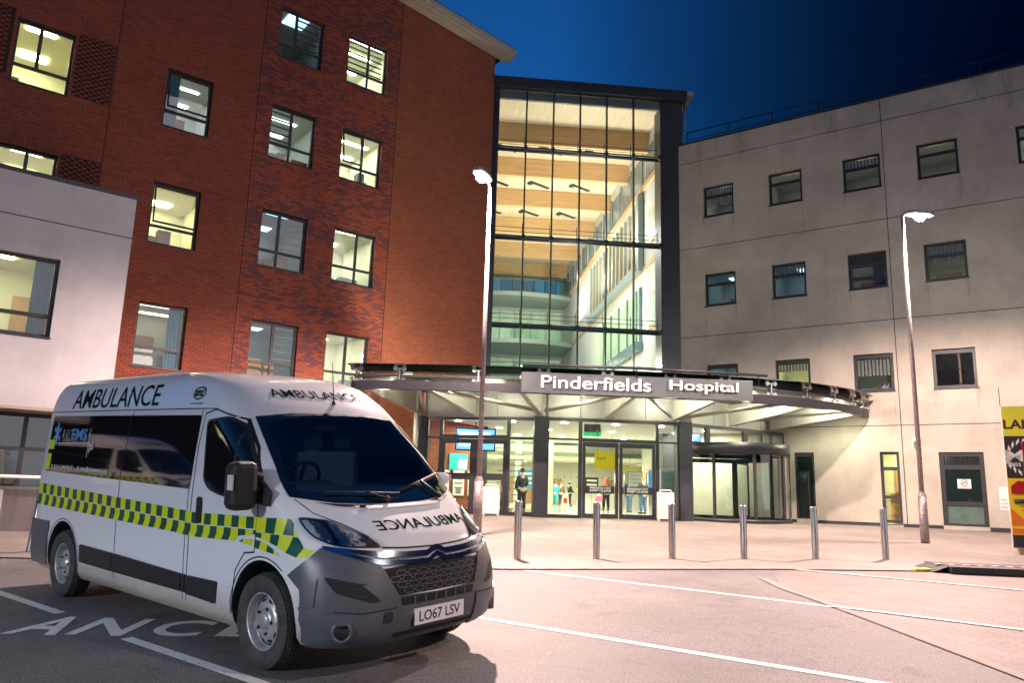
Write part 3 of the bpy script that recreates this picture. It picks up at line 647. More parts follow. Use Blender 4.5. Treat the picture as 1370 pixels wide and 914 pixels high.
M_['greenlit'] = mat('green_tinted_window', (.40, .52, .36), .3, var=.35, vscale=1.2, emit=.25, ecol=(.6, .8, .5))
for z0, z1 in ((12.3, 15.2), (8.4, 11.5)):
    b = MB()
    for k in range(6): b.box(2.3 + k * 1.2, 3.36 + k * 1.2, YB - .05, YB - .02, z0, z1)
    b.build('gallery_window', M_['greenlit'], at)
b = MB()
for z0 in (16.0,): b.box(UW - .10, UW - .002, .95, YB - .15, z0, z0 + .28)
b.box(UW - .07, UW - .002, .95, YB - .15, 12.0, 12.2)
b.build('timber_band', M_['timber'], at)
b = MB()
for k in range(11): b.box(UW - .05, UW - .003, 1.4 + k * 2.3, 3.0 + k * 2.3, 16.35, 17.9)
b.build('clerestory_window', M_['greywin'], at)
b = MB()
for k in range(12): b.box(UW - .12, UW - .051, 1.3 + k * 2.15, 1.42 + k * 2.15, 16.3, 18.0)
b.build('window_fin', mat('grey_green_fin', (.20, .26, .27), .5), at)
b = MB(); b.box(UW - .04, UW - .003, 4.2, 15.5, 12.5, 15.6); b.build('gallery_opening', mat('warm_recess', (.50, .36, .20), .6, var=.3, vscale=1), at)
b = MB()
for k in range(14): b.box(UW - .16, UW - .05, 4.2 + k * .87, 4.27 + k * .87, 12.45, 15.65)
b.box(UW - .35, UW - .045, 3.9, 15.8, 12.05, 12.42); b.box(UW - .3, UW - .045, 3.5, 3.95, 12.0, 15.9)
b.build('gallery_screen', mat('grey_green_screen', (.24, .30, .30), .5), at)
b = MB(); b.box(UW - .04, UW - .003, 4.0, 13.0, 8.75, 11.2); b.build('gallery_opening', M_['greenlit'], at)
b = MB(); b.box(UW - .4, UW - .045, 3.7, 14, 8.2, 8.6); b.box(UW - .14, UW - .045, 3.85, 4.0, 8.6, 11.3)
for k in range(5): b.box(UW - .12, UW - .045, 4.6 + k * 1.8, 4.68 + k * 1.8, 8.6, 11.3)
b.build('gallery_screen', M_['greywin'], at)
b = MB(); b.box(UW - .05, UW - .003, 1.6, 3.0, 4.7, 6.9); b.box(UW - .05, UW - .003, 5.0, 6.1, 4.7, 6.8); b.build('gallery_door', M_['greenlit'], at)
for z0, z1 in ((13.0, 14.6), (8.9, 10.6)):
    b = MB(); b.box(UW - .05, UW - .003, 1.3, 2.6, z0, z1); fw_ = b.build('interior_window', M_['timber'], at)
    b = MB(); b.box(UW - .06, UW - .051, 1.42, 2.48, z0 + .12, z1 - .12); b.build('pane', M_['frost'], fw_)
b = MB(); b.box(2.0, UW, .35, 9.5, 4.30, 4.62); b.build('first_floor_slab', M_['light'], at)
b = MB(); b.face([(2.1, 8.8, 4.62), (9.55, 8.8, 4.62), (9.55, 8.8, 5.9), (2.1, 8.8, 5.9)]); b.build('balustrade', M_['gglass'], at)
b = MB()
for s_ in range(9): b.box(2.1, 9.55, 8.79, 8.795, 4.75 + s_ * .13, 4.79 + s_ * .13)
b.build('balustrade_stripe', M_['frost'], at)
b = MB(); b.box(2.1, 9.55, 1.9, 1.98, 4.62, 5.4); b.build('screen_panel', mat('grey_speckled_panel', (.13, .17, .18), .4, var=.6, vscale=30), at)
b = MB(); b.box(2.2, 9.39, .05, .25, 4.45, 5.5); b.build('spandrel', M_['white'], at)
b = MB(); b.box(2.2, 7.6, 20.5, 20.7, 4.4, 7.7); b.build('gallery_wall', M_['plaster'], at)

def lamp(name, kind, loc, energy, col, M=None, size=.3, aim=None, root=None, spot=None, sy=None):
    l = bpy.data.lights.new(name, kind); l.energy = energy; l.color = col
    if kind == 'AREA':
        l.size = size
        if sy: l.shape = 'RECTANGLE'; l.size_y = sy
    elif kind in ('POINT', 'SPOT'): l.shadow_soft_size = size
    if kind == 'SPOT' and spot: l.spot_size = R(spot); l.spot_blend = .4
    o = bpy.data.objects.new(name, l); COL.objects.link(o)
    Mx = (M or Matrix()) @ Matrix.Translation(loc)
    if aim is not None:
        d = ((M or Matrix()) @ Vector(aim)) - Mx.translation; Mx = Matrix.Translation(Mx.translation) @ d.to_track_quat('-Z', 'Y').to_matrix().to_4x4()
    o.matrix_world = Mx
    if root is not None:
        bpy.context.view_layer.update(); o.parent = root; o.matrix_parent_inverse = root.matrix_world.inverted()
    return o
WARM = (1, .91, .76)
for y, e in ((4, 330), (11, 330), (19, 300)):
    lamp('uplighter', 'AREA', (8.6, y, 12.6), e, WARM, FA, .5, (6.0, y, 18), at)
lamp('uplighter', 'AREA', (5.5, 7, 9.2), 280, WARM, FA, .6, (5.5, 8, 18), at)
lamp('uplighter', 'AREA', (5.8, 1.2, 8.6), 420, WARM, FA, .8, (5.8, 13, 18), at)  # extra lamp added to brighten the front faces of the beams
lamp('downlight', 'AREA', (5.5, 14, 17.2), 600, (.98, 1, .92), FA, 1.2, (6.5, 13, 5), at)
lamp('downlight', 'AREA', (5.5, 3.2, 11.5), 240, (.98, 1, .92), FA, .8, (7, 4.5, 5), at)

# ---------------------------------------------------------------- entrance lobby, three glazed facets
ZF, ZH = .672, 4.0
lob = thing('entrance_lobby', 'glazed hospital entrance lobby with dark columns under the curved canopy', 'lobby', T(3.5, 26.6, ZF))
IL = lob.matrix_world.inverted() if False else Matrix.Translation((-3.5, -26.6, -ZF))
def facet(P, Q): return IL @ frame_mat((P[0], P[1]), (Q[0] - P[0], Q[1] - P[1])), math.hypot(Q[0] - P[0], Q[1] - P[1])
F1, L1 = facet((-3.05, 27.45), (.85, 26.55)); F2, L2 = facet((1.30, 26.35), (5.83, 26.7)); F3, L3 = facet((6.32, 27.05), (10.5, 29.66))
def bars(name, F, boxes, m=None):
    b = MB()
    for k, (u0, u1, z0, z1, y0, y1) in enumerate(boxes): b.box(u0, u1, y0, y1, z0, z1)
    return b.build(name, m or M_['frame'], lob, F)
def panes(F, rects, y=.06):
    b = MB()
    for (u0, u1, z0, z1) in rects: b.face([(u0, y, z0), (u1, y, z0), (u1, y, z1), (u0, y, z1)])
    b.build('glazing', M_['glass'], lob, F)
# columns
for P, wd in (((-3.1, 27.45), .34), ((1.075, 26.42), .46), ((6.07, 26.86), .48)):
    b = MB(); b.box(-wd / 2, wd / 2, -.12, .35, ZF, ZH + .02); b.build('column', M_['column'], lob, IL @ T(P[0], P[1], 0, R(4 if P[0] < 5 else 14)))
zt = 3.28
# facet 1: side light, double door, side light
bars('window_frame', F1, [(0, L1, ZH - .1, ZH, 0, .12), (.12, .20, ZF, ZH - .1, 0, .12), (.62, .74, ZF, ZH - .1, 0, .12), (3.05, 3.17, ZF, ZH - .1, 0, .12), (0.2, .62, zt - .04, zt + .04, .01, .11), (3.17, L1, zt - .04, zt + .04, .01, .11), (.74, 3.05, zt - .03, zt + .1, .01, .11), (.2, .62, ZF, ZF + .12, .01, .11), (3.17, L1, ZF, ZF + .14, .01, .11)])
panes(F1, [(.2, .62, ZF, ZH - .1), (3.17, L1, ZF, ZH - .1), (.74, 3.05, zt, ZH - .1)])
def leaf(F, u0, u1, zd, rail, rz=.11, name='door'):
    b = MB(); s = .1
    b.box(u0, u0 + s, .0, .1, ZF + .01, zd); b.box(u1 - s, u1, .0, .1, ZF + .01, zd); b.box(u0 + s, u1 - s, .002, .098, zd - .16, zd); b.box(u0 + s, u1 - s, .002, .098, ZF + .01, ZF + .16); b.box(u0 + s, u1 - s, .002, .098, rail - rz, rail + rz)
    d = b.build(name, M_['frame'], lob, F)
    b = MB(); b.face([(u0 + s, .05, ZF + .16), (u1 - s, .05, ZF + .16), (u1 - s, .05, zd - .16), (u0 + s, .05, zd - .16)]); b.build('pane', M_['glass'], d)
    return d
leaf(F1, .75, 1.86, zt - .04, 1.95); leaf(F1, 1.93, 3.04, zt - .04, 1.95)
bars('door_post', F1, [(1.862, 1.928, ZF, zt - .04, 0, .1)])
# facet 2: double emergency door between side lights
ud0, ud1 = 1.22, 3.72
bars('window_frame', F2, [(0, L2, ZH - .1, ZH, 0, .12), (0, .06, ZF, ZH - .1, 0, .12), (1.08, 1.2, ZF, ZH - .1, 0, .12), (3.74, 3.86, ZF, ZH - .1, 0, .12), (L2 - .06, L2, ZF, ZH - .1, 0, .12), (.06, 1.08, zt - .03, zt + .03, .01, .11), (3.86, L2 - .06, zt - .03, zt + .03, .01, .11), (1.2, 3.74, zt - .06, zt + .06, .01, .11), (.06, 1.08, ZF, ZF + .1, .01, .11), (3.86, L2 - .06, ZF, ZF + .1, .01, .11)])
panes(F2, [(.06, 1.08, ZF, ZH - .1), (3.86, L2 - .06, ZF, ZH - .1), (1.2, 3.74, zt, ZH - .1)])
um = (ud0 + ud1) / 2
for a, c in ((ud0 + .0, um - .02), (um + .02, ud1 - .0)):
    d = leaf(F2, a, c, zt - .07, 1.62, .115)
    b = MB(); x = c - .14 if c < um else a + .14
    b.tube([(x, -.05, ZF + .35), (x, -.05, ZF + 1.65)], .018, 8); b.box(x - .015, x + .015, -.05, .005, ZF + .5, ZF + .54); b.box(x - .015, x + .015, -.05, .005, ZF + 1.45, ZF + 1.49); b.build('handle', M_['steel'], d)
    b = MB(); mx = (a + c) / 2; b.box(mx - .42, mx + .42, -.012, -.001, 1.53, 1.75); b.build('sign_plate', mat('dark_green_plate', (.01, .05, .045), .4), d)
    flat_text('lettering', 'EMERGENCY EXIT', mx - .36, mx + .36, 1.655, 1.715, -.014, M_['signwhite'], d, .01); flat_text('lettering', 'KEEP CLEAR', mx - .36, mx + .36, 1.56, 1.635, -.014, M_['signwhite'], d, .01)
# facet 3: lights above the revolving door
zt3 = 3.36
bars('window_frame', F3, [(0, L3, ZH - .1, ZH, 0, .12), (0, .1, ZF, ZH - .1, 0, .12), (.78, .98, zt3, ZH - .1, 0, .12), (2.72, 2.92, zt3, ZH - .1, 0, .12), (3.6, 3.72, zt3, ZH - .1, 0, .12), (4.15, 4.25, ZF, ZH - .1, 0, .12), (L3 - .1, L3, ZF, ZH - .1, 0, .12), (.1, L3 - .1, zt3 - .04, zt3 + .04, .01, .11)])
panes(F3, [(.1, L3 - .1, zt3, ZH - .1), (4.25, L3 - .1, ZF, zt3)])
# left return to the brick wall and the band over the glazing
b = MB(); b.box(-.05, .05, 0, 2.3, ZH - .1, ZH); b.box(-.05, .05, .2, 2.3, ZF, ZF + .1); b.build('return_frame', M_['frame'], lob, IL @ T(-3.1, 27.6))
b = MB(); b.face([(0, .2, ZF + .1), (0, 2.3, ZF + .1), (0, 2.3, ZH - .1), (0, .2, ZH - .1)]); b.build('return_glazing', M_['glass'], lob, IL @ T(-3.1, 27.6))
M_['clad'] = mat('grey_cladding_panel', (.30, .31, .29), .45, .2, var=.1)
b = MB()
for F, L, n in ((F1, L1, 3), (F2, L2, 4), (F3, L3, 4)):
    for k in range(n): b.box(L * k / n + .012, L * (k + 1) / n - .012, .05, .12, ZH + .02, 5.2, F)
for (P, w_) in (((1.075, 26.5), .5), ((6.07, 26.95), .55)): b.box(P[0] - w_ / 2, P[0] + w_ / 2, P[1], P[1] + .08, ZH + .021, 5.2, IL)
b.build('cladding_band', M_['clad'], lob)
# interior
FLR = [(-3.0, 27.5), (.85, 26.6), (1.3, 26.4), (5.83, 26.75), (6.3, 27.1), (10.5, 29.7), (9.9, 31.2), (9.9, 66), (-6, 66), (-1.2, 31.1)]
M_['tile'] = mat('pale_floor_tiles', (.52, .52, .44), .12, var=.12, vscale=2)
b = MB(); b.prism([(x, y, .60) for x, y in FLR], (0, 0, ZF - .60)); b.build('lobby_floor', M_['tile'], lob, IL)
b = MB(); b.prism([(x, y, 4.02) for x, y in [(-3.0, 27.6), (.85, 26.75), (1.3, 26.55), (5.83, 26.9), (6.3, 27.25), (10.3, 29.75), (9.9, 31.2), (9.9, 39.5), (-3.3, 39.5), (-1.2, 31.1)]], (0, 0, .2)); b.build('ceiling', M_['white'], lob, IL)
b = MB(); b.keep = True
b.face([(9.9, 31.0, ZF), (9.9, 31.0, 4.3), (9.9, 66, 4.3), (9.9, 66, ZF)]); b.face([(-5.8, 66, ZF), (9.9, 66, ZF), (9.9, 66, 12), (-5.8, 66, 12)]); b.face([(-1.3, 31.2, ZF), (-3.9, 66, ZF), (-3.9, 66, 12), (-1.3, 31.2, 4.3)])
b.face([(-5, 52, 4.0), (9.9, 52, 4.0), (9.9, 52, 4.7), (-5, 52, 4.7)]); b.face([(-5, 52, 4.0), (-5, 66, 4.0), (9.9, 66, 4.0), (9.9, 52, 4.0)])
b.build('interior_wall', M_['plaster'], lob, IL)
b = MB(); b.box(6.9, 9.85, 40.2, 40.35, ZF, 3.9); b.build('partition', M_['plaster'], lob, IL)
b = MB()
for k in range(9): b.box(-.6 - .0 * k, .9, 41.5 + k * .3, 41.8 + k * .3, 1.0 + k * .32, 1.06 + k * .32)
b.box(-.75, -.6, 41.4, 44.4, .9, 1.0); st = b.build('staircase', M_['grey'], lob, IL)
b = MB(); b.face([(.92, 41.4, 1.9), (.92, 44.3, 4.8), (.92, 44.3, 3.9), (.92, 41.4, 1.0)]); b.build('stair_glass', M_['gglass'], lob, IL)
M_['led'] = emis('lit_downlight', (1, .97, .82), 35)
for (x, y) in ((-1.9, 28.6), (.1, 28.3), (2.0, 28.2), (3.9, 28.4), (5.6, 28.7), (7.6, 29.9), (-.4, 31.4), (1.6, 31.6), (4.2, 31.8), (6.8, 31.6), (8.9, 31.9), (2.4, 35), (5.2, 35.2), (8, 35), (.4, 35)):
    b = MB(); b.lathe([(.0, 0), (.12, 0), (.12, .03), (.0, .03)], IL @ Matrix.Translation((x, y, 3.985)), 16); b.build('downlight', M_['led'], lob)
LC = (1, .96, .70)
for (x, y, e) in ((-.8, 29.8, 170), (3.4, 29.5, 200), (7.4, 30.2, 300), (3.5, 34.5, 380), (7.5, 35, 420)): lamp('ceiling_panel', 'AREA', (x, y, 3.96), e, LC, None, 1.3, (x, y, 0), lob)
for (x, y, z, e) in ((2, 45, 9, 2600), (5, 58, 3.8, 800), (0, 58, 3.8, 700)): lamp('ceiling_panel', 'AREA', (x, y, z), e, LC, None, 1.5, (x, y, 0), lob)
# wall-hung things in the lobby
def board(label, x, y, z, w_, h_, m, rz=0, name='poster', cat='poster', trim=None):
    t = thing(name, label, cat, T(x, y, z, rz)); b = MB(); b.box(-w_ / 2, w_ / 2, 0, .03, -h_ / 2, h_ / 2); b.build('panel', m, t)
    return t
rzB = math.atan2(uB.y, uB.x)
def onbrick(u, z, d=.05): p = oB + uB * u - Vector((-uB.y, uB.x)) * d; return p.x, p.y, z
bx = onbrick(17.25, 2.55); t = board('teal and white poster on the brick wall inside the lobby', *bx, .85, .62, mat('teal_print', (.02, .42, .42), .4), rzB)
b = MB(); b.box(.0, .38, -.006, 0, -.28, .1); b.build('print_patch', M_['signwhite'], t)
for k, u in enumerate((16.6, 17.3, 18.0)):
    bx = onbrick(u, 1.75); t = board(('white notice sheet nearest the van on the lobby brick wall', 'middle white notice sheet below the teal poster', 'white notice sheet nearest the corner of the lobby brick wall')[k], *bx, .52, .95, M_['signwhite'], rzB, 'notice', 'notice'); t['group'] = 'notice sheets on the lobby brick wall'
    b = MB()
    for r_ in range(4): b.box(-.18, .18, -.006, 0, .3 - .17 * r_, .36 - .17 * r_)
    b.box(-.12, .12, -.006, 0, -.4, -.2); b.build('print', M_['grey'], t)
M_['screen'] = emis('lit_screen_blue', (.12, .38, 1), 1.6); M_['screenw'] = emis('lit_screen_white', (.7, .85, 1), 3)
for lab, x, y, z, s_ in (('blue lit information screen hanging in the lobby left of the lamp post', -1.25, 29.0, 3.35, 1.0), ('small blue lit screen high behind the glass over the revolving door', 6.75, 28.6, 3.62, .42)):
    t = thing('information_screen', lab, 'screen', T(x, y, z)); b = MB(); b.box(-.75 * s_, .75 * s_, 0, .08, -.42 * s_, .42 * s_); b.build('casing', M_['black'], t)
    b = MB(); b.box(-.70 * s_, .70 * s_, -.012, -.002, -.37 * s_, .37 * s_); b.build('display', M_['screen'], t)
    b = MB()
    for k in range(3): b.box(-.6 * s_, (.55 - .2 * k) * s_, -.02, -.013, (.16 - .2 * k) * s_, (.26 - .2 * k) * s_)
    b.build('display_text', M_['screenw'], t)
    b = MB(); b.tube([(0, .04, .42 * s_), (0, .04, 3.985 - z)], .03, 8); b.build('hanger', M_['black'], t)
t = thing('exit_sign', 'green lit exit sign hanging over the double emergency doors', 'exit sign', T(3.0, 28.0, 3.66)); b = MB(); b.box(-.32, .32, 0, .06, -.13, .13); b.build('panel', emis('lit_green', (.0, .55, .2), .9), t)
b = MB(); b.box(-.3, .3, -.004, 0, .02, .30); b.build('mount', M_['grey'], t)
b = MB(); b.box(-.22, -.02, -.012, -.002, -.015, .015); b.prism([(-.02, -.012, -.05), (.06, -.012, 0), (-.02, -.012, .05)], (0, .01, 0)); b.box(.14, .22, -.012, -.002, -.09, .09); b.build('arrow', M_['signwhite'], t)
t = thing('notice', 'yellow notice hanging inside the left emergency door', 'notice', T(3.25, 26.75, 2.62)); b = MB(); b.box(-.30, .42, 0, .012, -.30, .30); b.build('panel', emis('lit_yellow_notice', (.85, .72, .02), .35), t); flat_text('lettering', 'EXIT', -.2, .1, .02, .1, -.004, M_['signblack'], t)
b = MB(); b.tube([(-.2, 0, .3), (-.2, 0, 1.37)], .008, 5); b.tube([(.3, 0, .3), (.3, 0, 1.37)], .008, 5); b.build('hanger', M_['grey'], t)

# ---------------------------------------------------------------- revolving door
RC = (8.22, 28.35); RR_ = 1.88
rd = thing('revolving_door', 'round glass revolving door with a dark curved head at the right of the entrance', 'revolving door', T(RC[0], RC[1], ZF))
b = MB(); b.lathe([(RR_ - .3, 2.30), (RR_ + .03, 2.30), (RR_ + .03, 2.70), (RR_ - .3, 2.70)], None, 56); b.lathe([(0, 2.705), (RR_, 2.705)], None, 40); b.lathe([(0, 2.45), (RR_ - .02, 2.44)], None, 40); b.build('head', M_['column'], rd)
b = MB(); b.lathe([(RR_ - .12, 0), (RR_ + .03, 0), (RR_ + .03, .12), (RR_ - .12, .12)], None, 56); b.build('base_ring', M_['column'], rd)
b = MB(); b.lathe([(RR_, .12), (RR_, 2.30)], None, 48, R(190), R(350)); b.build('drum_glass', M_['glass'], rd)
for a in (-172, -128, -86, -48, -8):
    b = MB(); b.box(RR_ - .06, RR_ + .02, -.045, .045, .12, 2.30, Matrix.Rotation(R(a), 4, 'Z')); b.build('post', M_['frame'], rd)
for k in range(3):
    Mx = Matrix.Rotation(R(-62 + 120 * k), 4, 'Z'); b = MB(); b.box(.02, RR_ - .1, -.025, .025, .05, .2, Mx); b.box(.02, RR_ - .1, -.025, .025, 2.05, 2.2, Mx); b.box(RR_ - .18, RR_ - .1, -.026, .026, .2, 2.05, Mx); b.box(.02, .1, -.026, .026, .2, 2.05, Mx)
    wg = b.build('wing', M_['frame'], rd); b = MB(); b.face([Mx @ Vector(p) for p in ((.1, 0, .2), (RR_ - .18, 0, .2), (RR_ - .18, 0, 2.05), (.1, 0, 2.05))]); b.build('pane', M_['glass'], wg)

# ---------------------------------------------------------------- canopy
CP = [(-5.0, 24.05), (-4.4, 23.85), (-1, 23.62), (2, 23.7), (5, 23.95), (7.6, 24.35), (9.7, 25.08), (11.4, 26.15), (12.55, 27.3), (12.95, 27.78)]
def spline(P, n=6):
    out = []
    for i in range(len(P) - 1):
        p0 = Vector(P[max(i - 1, 0)]); p1 = Vector(P[i]); p2 = Vector(P[i + 1]); p3 = Vector(P[min(i + 2, len(P) - 1)])
        for k in range(n):
            t = k / n; out.append(.5 * (2 * p1 + (p2 - p0) * t + (2 * p0 - 5 * p1 + 4 * p2 - p3) * t * t + (3 * p1 - p0 - 3 * p2 + p3) * t ** 3))
    return out + [Vector(P[-1])]
CS = spline(CP); cn = thing('entrance_canopy', 'curved steel and glass canopy over the hospital entrance', 'canopy', T(2, 26.3, 4))
IC = Matrix.Translation((-2, -26.3, -4))
def offs(P, d):
    out = []
    for i, p in enumerate(P):
        t = (P[min(i + 1, len(P) - 1)] - P[max(i - 1, 0)]).normalized(); out.append(p + Vector((-t.y, t.x)) * d)
    return out
def ribbon(b, d0, d1, z0, z1, z2=None, z3=None):
    """curved bar between two offsets; z0,z1 at the front edge, z2,z3 at the back"""
    z2 = z0 if z2 is None else z2; z3 = z1 if z3 is None else z3
    A = offs(CS, d0); B = offs(CS, d1); n = len(CS)
    V = [[b.bm.verts.new((p.x, p.y, z)) for p, z in ((A[i], z0), (A[i], z1), (B[i], z3), (B[i], z2))] for i in range(n)]
    for i in range(n - 1):
        for k in range(4): b.bm.faces.new((V[i][k], V[i][(k + 1) % 4], V[i + 1][(k + 1) % 4], V[i + 1][k]))
    b.bm.faces.new(V[0]); b.bm.faces.new(list(reversed(V[-1])))
M_['csteel'] = mat('dark_blue_grey_steel', (.024, .025, .034), .4, .2, var=.2)
M_['csteel2'] = mat('pale_grey_steel', (.40, .41, .36), .4, .2, var=.12)
b = MB(); ribbon(b, 0, .22, 4.47, 4.74); b.build('fascia_beam', M_['csteel'], cn, IC)
b = MB(); ribbon(b, .10, .24, 4.87, 4.95); b.build('upper_beam', M_['csteel'], cn, IC)
b = MB(); ribbon(b, -.22, -.20, 5.22, 5.24, 5.22, 5.24); ribbon(b, -.20, .55, 5.225, 5.24, 5.04, 5.055); b.build('glass_edge', M_['gglass'], cn, IC)
# roof deck behind the beams, pale underside
b = MB(); A = offs(CS, .24); deck = [(p.x, p.y, 4.86) for p in A] + [(12.9, 28.0, 4.86), (10.3, 29.75, 4.86), (6.3, 27.2, 4.86), (1.3, 26.5, 4.86), (-3.2, 27.55, 4.86), (-4.9, 27.9, 4.86)]
b.prism(deck, (0, 0, .06)); b.build('roof_deck', mat('grey_green_soffit', (.16, .165, .135), .5, var=.12), cn, IC)
b = MB()
for k in range(7): x = -3.6 + k * 2.1; b.box(x, x + 1.5, 25.0 + max(0, k - 4) * .55 + .02 * k, 25.28 + max(0, k - 4) * .55 + .02 * k, 4.845, 4.858)
b.build('soffit_light', emis('lit_soffit_strip', (1, .97, .80), 3.2), cn, IC)
for i in range(4, len(CS) - 2, 4):
    b = MB()
    p = CS[i]; t = (CS[i + 1] - CS[i - 1]).normalized(); a = math.atan2(t.y, t.x); Mx = T(p.x, p.y, 0, a)
    for s_ in (-.14, .14):
        b.tube([Mx @ Vector((s_, -.02, 5.12)), Mx @ Vector((s_, .03, 5.12))], .07, 10); b.tube([Mx @ Vector((s_, .02, 5.12)), Mx @ Vector((0, .16, 4.96))], .022, 6)
        b.tube([Mx @ Vector((s_, -.03, 4.79)), Mx @ Vector((s_, .02, 4.79))], .05, 10)
    b.box(-.16, .16, -.015, .02, 5.10, 5.14, Mx); b.box(-.02, .02, -.02, .02, 4.78, 5.13, Mx); b.box(-.16, .16, -.015, .02, 4.78, 4.80, Mx)
    b.build('glass_clip', M_['steel'], cn, IC)
RIB = [((-1.25, 26.95), (-2.7, 23.95)), ((1.05, 26.3), (.28, 23.9)), ((3.3, 26.45), (4.0, 24.1)), ((5.65, 26.6), (6.75, 24.4)), ((8.0, 28.0), (10.15, 25.55)), ((-3.1, 27.3), (-4.75, 24.3)), ((9.8, 29.1), (12.55, 27.5))]
for P, Q in RIB:
    P = Vector(P); Q = Vector(Q); d = Q - P; L = d.length; a = math.atan2(d.y, d.x); b = MB()
    Mx = IC @ T(P.x, P.y, 0, a); pts = [(0, -.05, 4.06), (0, -.05, 4.82), (L, -.05, 4.82), (L, -.05, 4.60)]
    b.prism([Mx @ Vector(p) for p in pts], Mx.to_3x3() @ Vector((0, .1, 0)))
    b.box(0, L, -.09, .09, 0, .03, Mx @ Matrix.Translation((0, 0, 4.03)) @ Matrix.Rotation(-math.atan2(.54, L), 4, 'Y'))
    b.build('rib', M_['csteel2'], cn)
for P, Q in (((.95, 26.2, 4.2), (-2.45, 24.0, 4.55)), ((1.2, 26.2, 4.2), (3.75, 24.1, 4.58)), ((5.5, 26.4, 4.15), (4.3, 24.2, 4.58)), ((5.9, 26.7, 4.15), (9.2, 25.2, 4.6)), ((8.2, 27.9, 4.2), (11.9, 27.1, 4.6)), ((-3.0, 27.2, 4.2), (-2.9, 24.0, 4.6))):
    b = MB(); b.tube([P, Q], .06, 10); b.build('brace', M_['csteel2'], cn, IC)
b = MB(); b.tube([(-3.25, 27.0, .66), (-3.25, 27.0, 4.8)], .09, 12); b.build('post', M_['csteel2'], cn, IC)
b = MB(); b.tube([(.35, 23.85, 5.36), (4, 23.75, 5.36), (8.2, 24.45, 5.36)], .045, 8)
for x, y in ((.9, 23.85), (3.2, 23.78), (3.9, 23.78), (5.2, 23.95), (6.5, 24.15), (7.1, 24.25), (7.9, 24.4)): b.tube([(x, y, 5.05), (x, y, 5.33)], .03, 6)
b.build('handrail', M_['frame'], cn, IC)
M_['flood'] = emis('lit_canopy_lamp', (1, .97, .74), 60)
CL = (1, .95, .70)
for k, (x, y, e) in enumerate(((-4.2, 25.6, 300), (-.6, 25.2, 80), (2.4, 25.1, 90), (5.2, 25.3, 100), (8.0, 26.2, 120), (11.5, 27.4, 150))):
    b = MB(); b.box(x - .25, x + .25, y - .08, y + .08, 4.74, 4.84); b.build('canopy_lamp', M_['flood'], cn, IC)
    lamp('canopy_light', 'POINT', (x, y, 4.6), e, CL, None, .35, None, cn)

lamp('wall_washer', 'SPOT', (-3.4, 25.0, 5.35), 950, (1, .84, .62), None, .6, (-2.2, 29.2, 8.8), cn, 110)
b = MB(); b.box(-3.55, -3.25, 25.3, 25.5, 5.06, 5.2); b.build('wall_washer_housing', M_['frame'], cn, IC)
# sign over the entrance
FS = frame_mat((.33, 23.55), (7.62 - .33, 24.02 - 23.55))
sg = thing('hospital_sign', 'long grey sign box with raised white Pinderfields Hospital letters on the canopy edge', 'sign', FS @ Matrix.Translation((0, 0, 4.47)))
b = MB(); b.box(0, 4.95, 0, .3, 0, .64); b.box(4.955, 7.28, 0, .3, 0, .64); b.build('sign_box', mat('silver_grey_sign_box', (.15, .175, .18), .34, .5, var=.12), sg, bevel=.01)
M_['letters'] = mat('white_letters', (.82, .82, .8), .4)
flat_text('lettering', 'Pinderfields', .60, 4.02, .155, .555, -.07, M_['letters'], sg, .006, depth=.05); flat_text('lettering', 'Hospital', 4.62, 6.80, .155 - .0, .555, -.07, M_['letters'], sg, .006, depth=.05)
# ---------------------------------------------------------------- street lamps
M_['pole'] = mat('weathered_steel_pole', (.36, .33, .33), .55, .55, var=.5, vscale=18, vcol=(.20, .15, .15))
LAMP = (1, .70, .615)
def street_lamp(label, x, y, zc, ztop, rz, e, cone=168, col=None, throw=None, group='street lamps'):
    z0 = gz(y) + .012; t = thing('street_lamp', label, 'street lamp', T(x, y, z0, rz), group)
    h = ztop - z0; c = zc - z0
    b = MB(); b.tube([(0, 0, 0), (0, 0, c)], .105, 20); b.lathe([(.105, c), (.075, c + .09), (.062, c + .12)], None, 20); b.build('base_column', M_['pole'], t)
    b = MB(); b.box(-.03, .03, -.112, -.1, .55, 1.0); b.build('hatch', M_['galv'], t)
    b = MB(); b.tube([(0, 0, c + .05), (0, 0, h)], .062, 18, r1=.045); b.build('pole', M_['pole'], t)
    b = MB(); b.tube([(0, 0, h - .08), (.06, 0, h + .06), (.2, 0, h + .1)], .035, 10); b.build('bracket', M_['galv'], t)
    b = MB(); pr = [(.15, .06), (.3, .13), (.75, .13), (.92, .03)]
    b.prism([(.12, -.11, h + .07), (.3, -.17, h + .07), (.8, -.16, h + .07), (.95, -.08, h + .07), (.95, .08, h + .07), (.8, .16, h + .07), (.3, .17, h + .07), (.12, .11, h + .07)], (0, 0, .10)); b.build('lantern', M_['galv'], t, bevel=.03)
    b = MB(); b.lathe([(0, -.15), (.08, -.13), (.14, -.07), (.155, .0)], Matrix.Translation((.55, 0, h + .068)), 20); b.build('lamp_lens', emis('lit_street_lamp', (1, .93, .88), 900), t)
    lamp('street_light', 'SPOT', (.55, 0, h - .24), e, col or LAMP, T(x, y, z0, rz), .14, (.55, 0, 0), t, cone)
    if throw:   # the lantern's optic throws along the road
        wv = T(x, y, z0, rz) @ Vector((.55, 0, h - .24)); ol = lamp('street_light', 'SPOT', wv, throw[1], col or LAMP, None, .14, throw[0], t, 62); ol.data.spot_blend = .9
    return t
street_lamp('tall lit street lamp standing beside the front of the ambulance', -.67, 18.33, 1.66, 8.95, R(250), 9200, throw=((1.6, 7.5, 0), 6600))
street_lamp('tall lit street lamp in front of the pale block by the service door', 10.67, 20.23, 1.65, 9.25, R(8), 5200, throw=((6.0, 9.5, 0), 4200))
